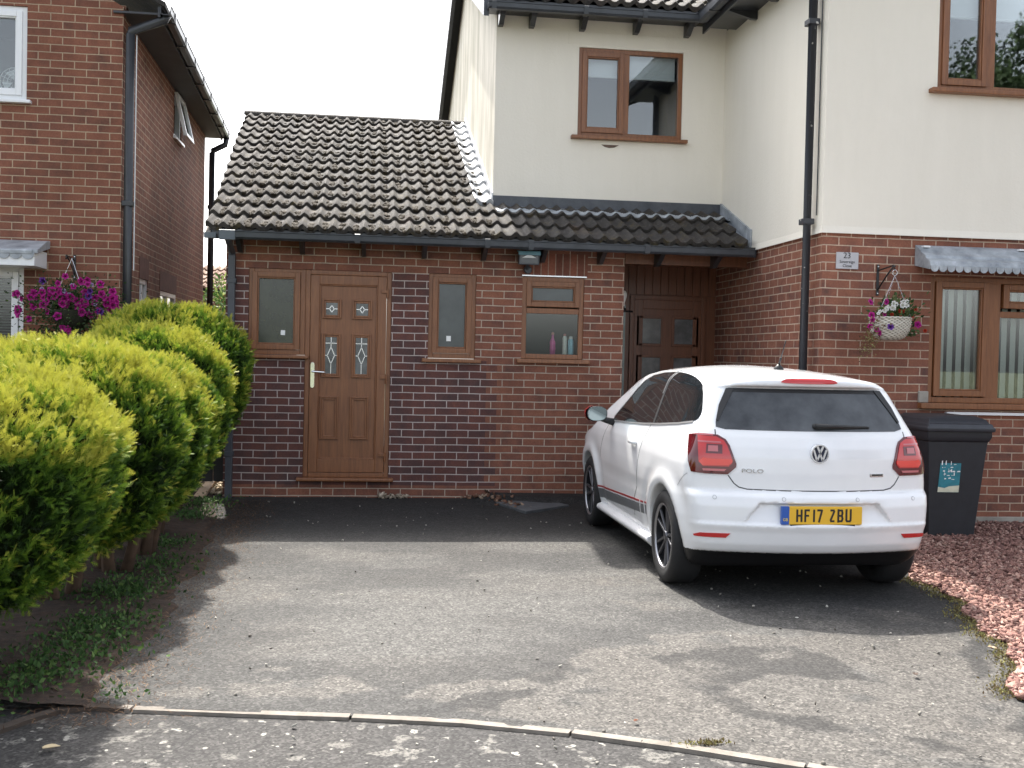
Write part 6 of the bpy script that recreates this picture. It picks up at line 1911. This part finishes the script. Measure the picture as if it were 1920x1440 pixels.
# broken slab and rubble by the wall
P4 = [gp(925, 950), gp(985, 966), gp(1067, 955), gp(1010, 946)]
sl = MB(); n4 = len(P4); P4 = [(a, b) for a, b in P4]
hz = [.030, .010, .016, .040]
vs = [(p[0], p[1], -.055 + h_ + .0) for p, h_ in zip(P4, hz)] + [(p[0], p[1], -.055 + h_ + .028) for p, h_ in zip(P4, hz)]
sl.add(vs, [(3, 2, 1, 0), (4, 5, 6, 7), (0, 1, 5, 4), (1, 2, 6, 5), (2, 3, 7, 6), (3, 0, 4, 7)])
o = sl.build('paving_slab', simple('grey_slate_slab', (.085, .09, .095), .7, var=.35, scale=9, bmp=.4), bevel=.004)
setp(o, 'thin grey slab lying loose on the tarmac in front of the brick wall', 'slab')
n = 130; r_ = np.random.default_rng(41)
c0 = np.array(gp(862, 938)); c1 = np.array(gp(985, 958)); t = r_.random(n)
o = chips('rubble', n, c0[0] + (c1[0] - c0[0]) * t + r_.normal(0, .05, n), c0[1] + (c1[1] - c0[1]) * t + r_.normal(0, .05, n), lambda x, y: zg(x, y) + .004, .017, tint_mat('rubble_bits', [(0, (.05, .03, .02)), (.6, (.18, .09, .06)), (1, (.38, .30, .22))]), lambda r_, n: r_.random(n), 42, .6); o['kind'] = 'stuff'
o = chips('air_brick_mortar', 26, -.02 + r_.normal(0, .09, 26) + .03, -.05 + r_.normal(0, .02, 26), lambda x, y: zg(x, y) + .01, .022, tint_mat('mortar_bits', [(0, (.2, .16, .12)), (1, (.5, .42, .33))]), lambda r_, n: r_.random(n), 43, .6); o['kind'] = 'stuff'
pl = MB(); a, b = gp(372, 945), gp(402, 915)
pl.add([(a[0] - .05, a[1], .02), (a[0] + .05, a[1], .02), (b[0] + .05, b[1] + .3, .10), (b[0] - .05, b[1] + .3, .10), (a[0] - .05, a[1], -.01), (a[0] + .05, a[1], -.01), (b[0] + .05, b[1] + .3, .07), (b[0] - .05, b[1] + .3, .07)], [(0, 1, 2, 3), (7, 6, 5, 4), (0, 4, 5, 1), (1, 5, 6, 2), (2, 6, 7, 3), (3, 7, 4, 0)])
o = pl.build('timber_plank', simple('pale_timber', (.45, .33, .22), .8, var=.2, scale=10)); setp(o, 'short pale timber plank on the gravel in the gap beside the extension', 'plank')
# fallen leaves
leafme = None
for i, (px, py, ang, lab) in enumerate(((95, 1403, .4, 'large pale fallen leaf on the shaded pavement, left of the others'), (1716, 1271, 1.2, 'dark curled leaf on the sunlit tarmac behind the car'), (1860, 1221, 2.0, 'buff leaf beside the edge of the gravel'), (1192, 1359, .9, 'small red brown leaf just behind the kerb'), (641, 1120, .2, 'tiny pale leaf on the middle of the driveway'), (1494, 1164, 2.6, 'small white leaf in the shadow of the car'))):
    mb = MB(); s = (.030, .022, .024, .014, .012, .010)[i]
    x, y = gp(px, py)
    out = [(math.cos(a) * s * (1 + .15 * math.cos(5 * a)), math.sin(a) * s * .62) for a in [2 * math.pi * k / 14 for k in range(14)]]
    ca, sa = math.cos(ang * 1.0), math.sin(ang)
    base = float(zg(x, y)) + .012
    if i in (0, 3): base = -.058 if i == 0 else base
    top = [(x + p[0] * ca - p[1] * sa, y + p[0] * sa + p[1] * ca, base + .006 + abs(p[1]) * .35) for p in out]
    mb.add(top + [(x, y, base + .003)], [(k, (k + 1) % 14, 14) for k in range(14)])
    o = mb.build('fallen_leaf', simple('leaf_%d' % i, ((.45, .36, .22), (.05, .03, .02), (.42, .30, .2), (.16, .06, .03), (.5, .48, .4), (.55, .54, .5))[i], .8))
    m_ = o.modifiers.new('solid', 'SOLIDIFY'); m_.thickness = .0015
    setp(o, lab, 'leaf', 'fallen leaves')

# ------------------------------------------------------------------ what shows through the gap, and the tree mirrored in the windows
ob = thing('outbuilding', (-3.6, 14.0, -.1), 'small brick outbuilding with a tiled roof seen through the gap between the houses', 'outbuilding')
mb = MB(); mb.box(-5.2, -2.0, 13.9, 16.5, -.1, 2.75); mb.build('brick_wall', M_brick_n, ob)
roof_tiles('tiled_roof', M_tile_far, ob, -5.3, -1.9, 13.7, 2.75, 5, gauge=.30, seed=21)
mb = MB(); slope_slab(mb, -5.3, -1.9, 13.75, 2.74, 15.2, 2.74 + 1.45 * TANP, .04); mb.build('roof_boarding', M_dark, ob)
sh = thing('shrub', (-2.55, 8.6, -.1), 'glossy green shrub growing in the gap between the two houses', 'shrub')
r_ = np.random.default_rng(15); n = 5200
d = r_.normal(size=(n, 3)); d /= np.linalg.norm(d, axis=1, keepdims=True); k = r_.random(n) ** .4
C = np.stack([-2.55 + d[:, 0] * .75 * k, 8.6 + d[:, 1] * .6 * k, 1.5 + d[:, 2] * 1.35 * k], 1)
M_shrub = tint_mat('glossy_shrub_leaves', [(0, (.03, .07, .02)), (.5, (.09, .17, .04)), (1, (.34, .38, .12))], .3, .3)
leaf_cloud('foliage', C, d + r_.normal(0, .6, d.shape), r_.uniform(.05, .10, n), M_shrub, np.clip(r_.normal(.5, .28, n), 0, 1), sh, 16)
mb = MB()
for i in range(5): mb.tube([(-2.55 + .05 * i - .1, 8.6, -.1), (-2.55 + .22 * i - .4, 8.6 + .1 * (i % 2), 1.4)], .02, 6, radii=[.03, .012])
mb.build('stem', M_bark, sh)
tr = thing('tree', (25.6, -29.0, -.2), 'broad dark leafy tree mirrored in the first-floor window of the wing', 'tree')
mb = MB(); mb.tube([(25.6, -29, -.2), (25.5, -29.1, 2.5), (25.7, -28.9, 6.0)], .3, 12, radii=[.42, .30, .16])
for i in range(6):
    a = i * 1.05
    mb.tube([(25.6, -29, 2.8 + .4 * i), (25.6 + 1.6 * math.cos(a), -29 + 1.6 * math.sin(a), 5.0 + .4 * i), (25.6 + 3 * math.cos(a), -29 + 3 * math.sin(a), 6.6 + .4 * i)], .1, 8, radii=[.16, .09, .04])
mb.build('trunk', M_bark, tr, smooth=True)
r_ = np.random.default_rng(25)
C = []; 
for i in range(75):
    a = r_.random() * 6.283; ph = r_.uniform(-.3, 1); rr = r_.uniform(1.5, 6.2)
    c = np.array([24.4 + rr * math.cos(a) * (1 - .3 * abs(ph)), -29 + rr * math.sin(a) * (1 - .3 * abs(ph)), 7.6 + ph * 5.6])
    m = 760
    q = r_.normal(size=(m, 3)); q /= np.linalg.norm(q, axis=1, keepdims=True)
    C.append(c + q * r_.uniform(.8, 1.7) * (r_.random((m, 1)) ** .4))
C = np.concatenate(C)
leaf_cloud('crown', C, r_.normal(0, 1, C.shape), r_.uniform(.16, .28, len(C)), tint_mat('dark_tree_leaves', [(0, (.012, .026, .008)), (1, (.05, .085, .025))], .6, .1), np.clip(r_.normal(.4, .2, len(C)), 0, 1), tr, 26)

gt = thing('garden_gate', (-2.15, .30, -.05), 'low black timber gate across the gap between the extension and the neighbouring house', 'gate')
M_gate = simple('black_stained_timber', (.010, .010, .010), .7, var=.3, scale=12)
mb = MB()
for k in range(9):
    x = -2.63 + k * .107
    mb.box(x, x + .101, .30, .322, .10, 1.02 + .012 * (k % 2))
mb.build('board_panel', M_gate, gt)
for z in (.22, .85):
    mb = MB(); mb.box(-2.62, -1.68, .323, .36, z, z + .09); mb.build('rail', M_gate, gt)
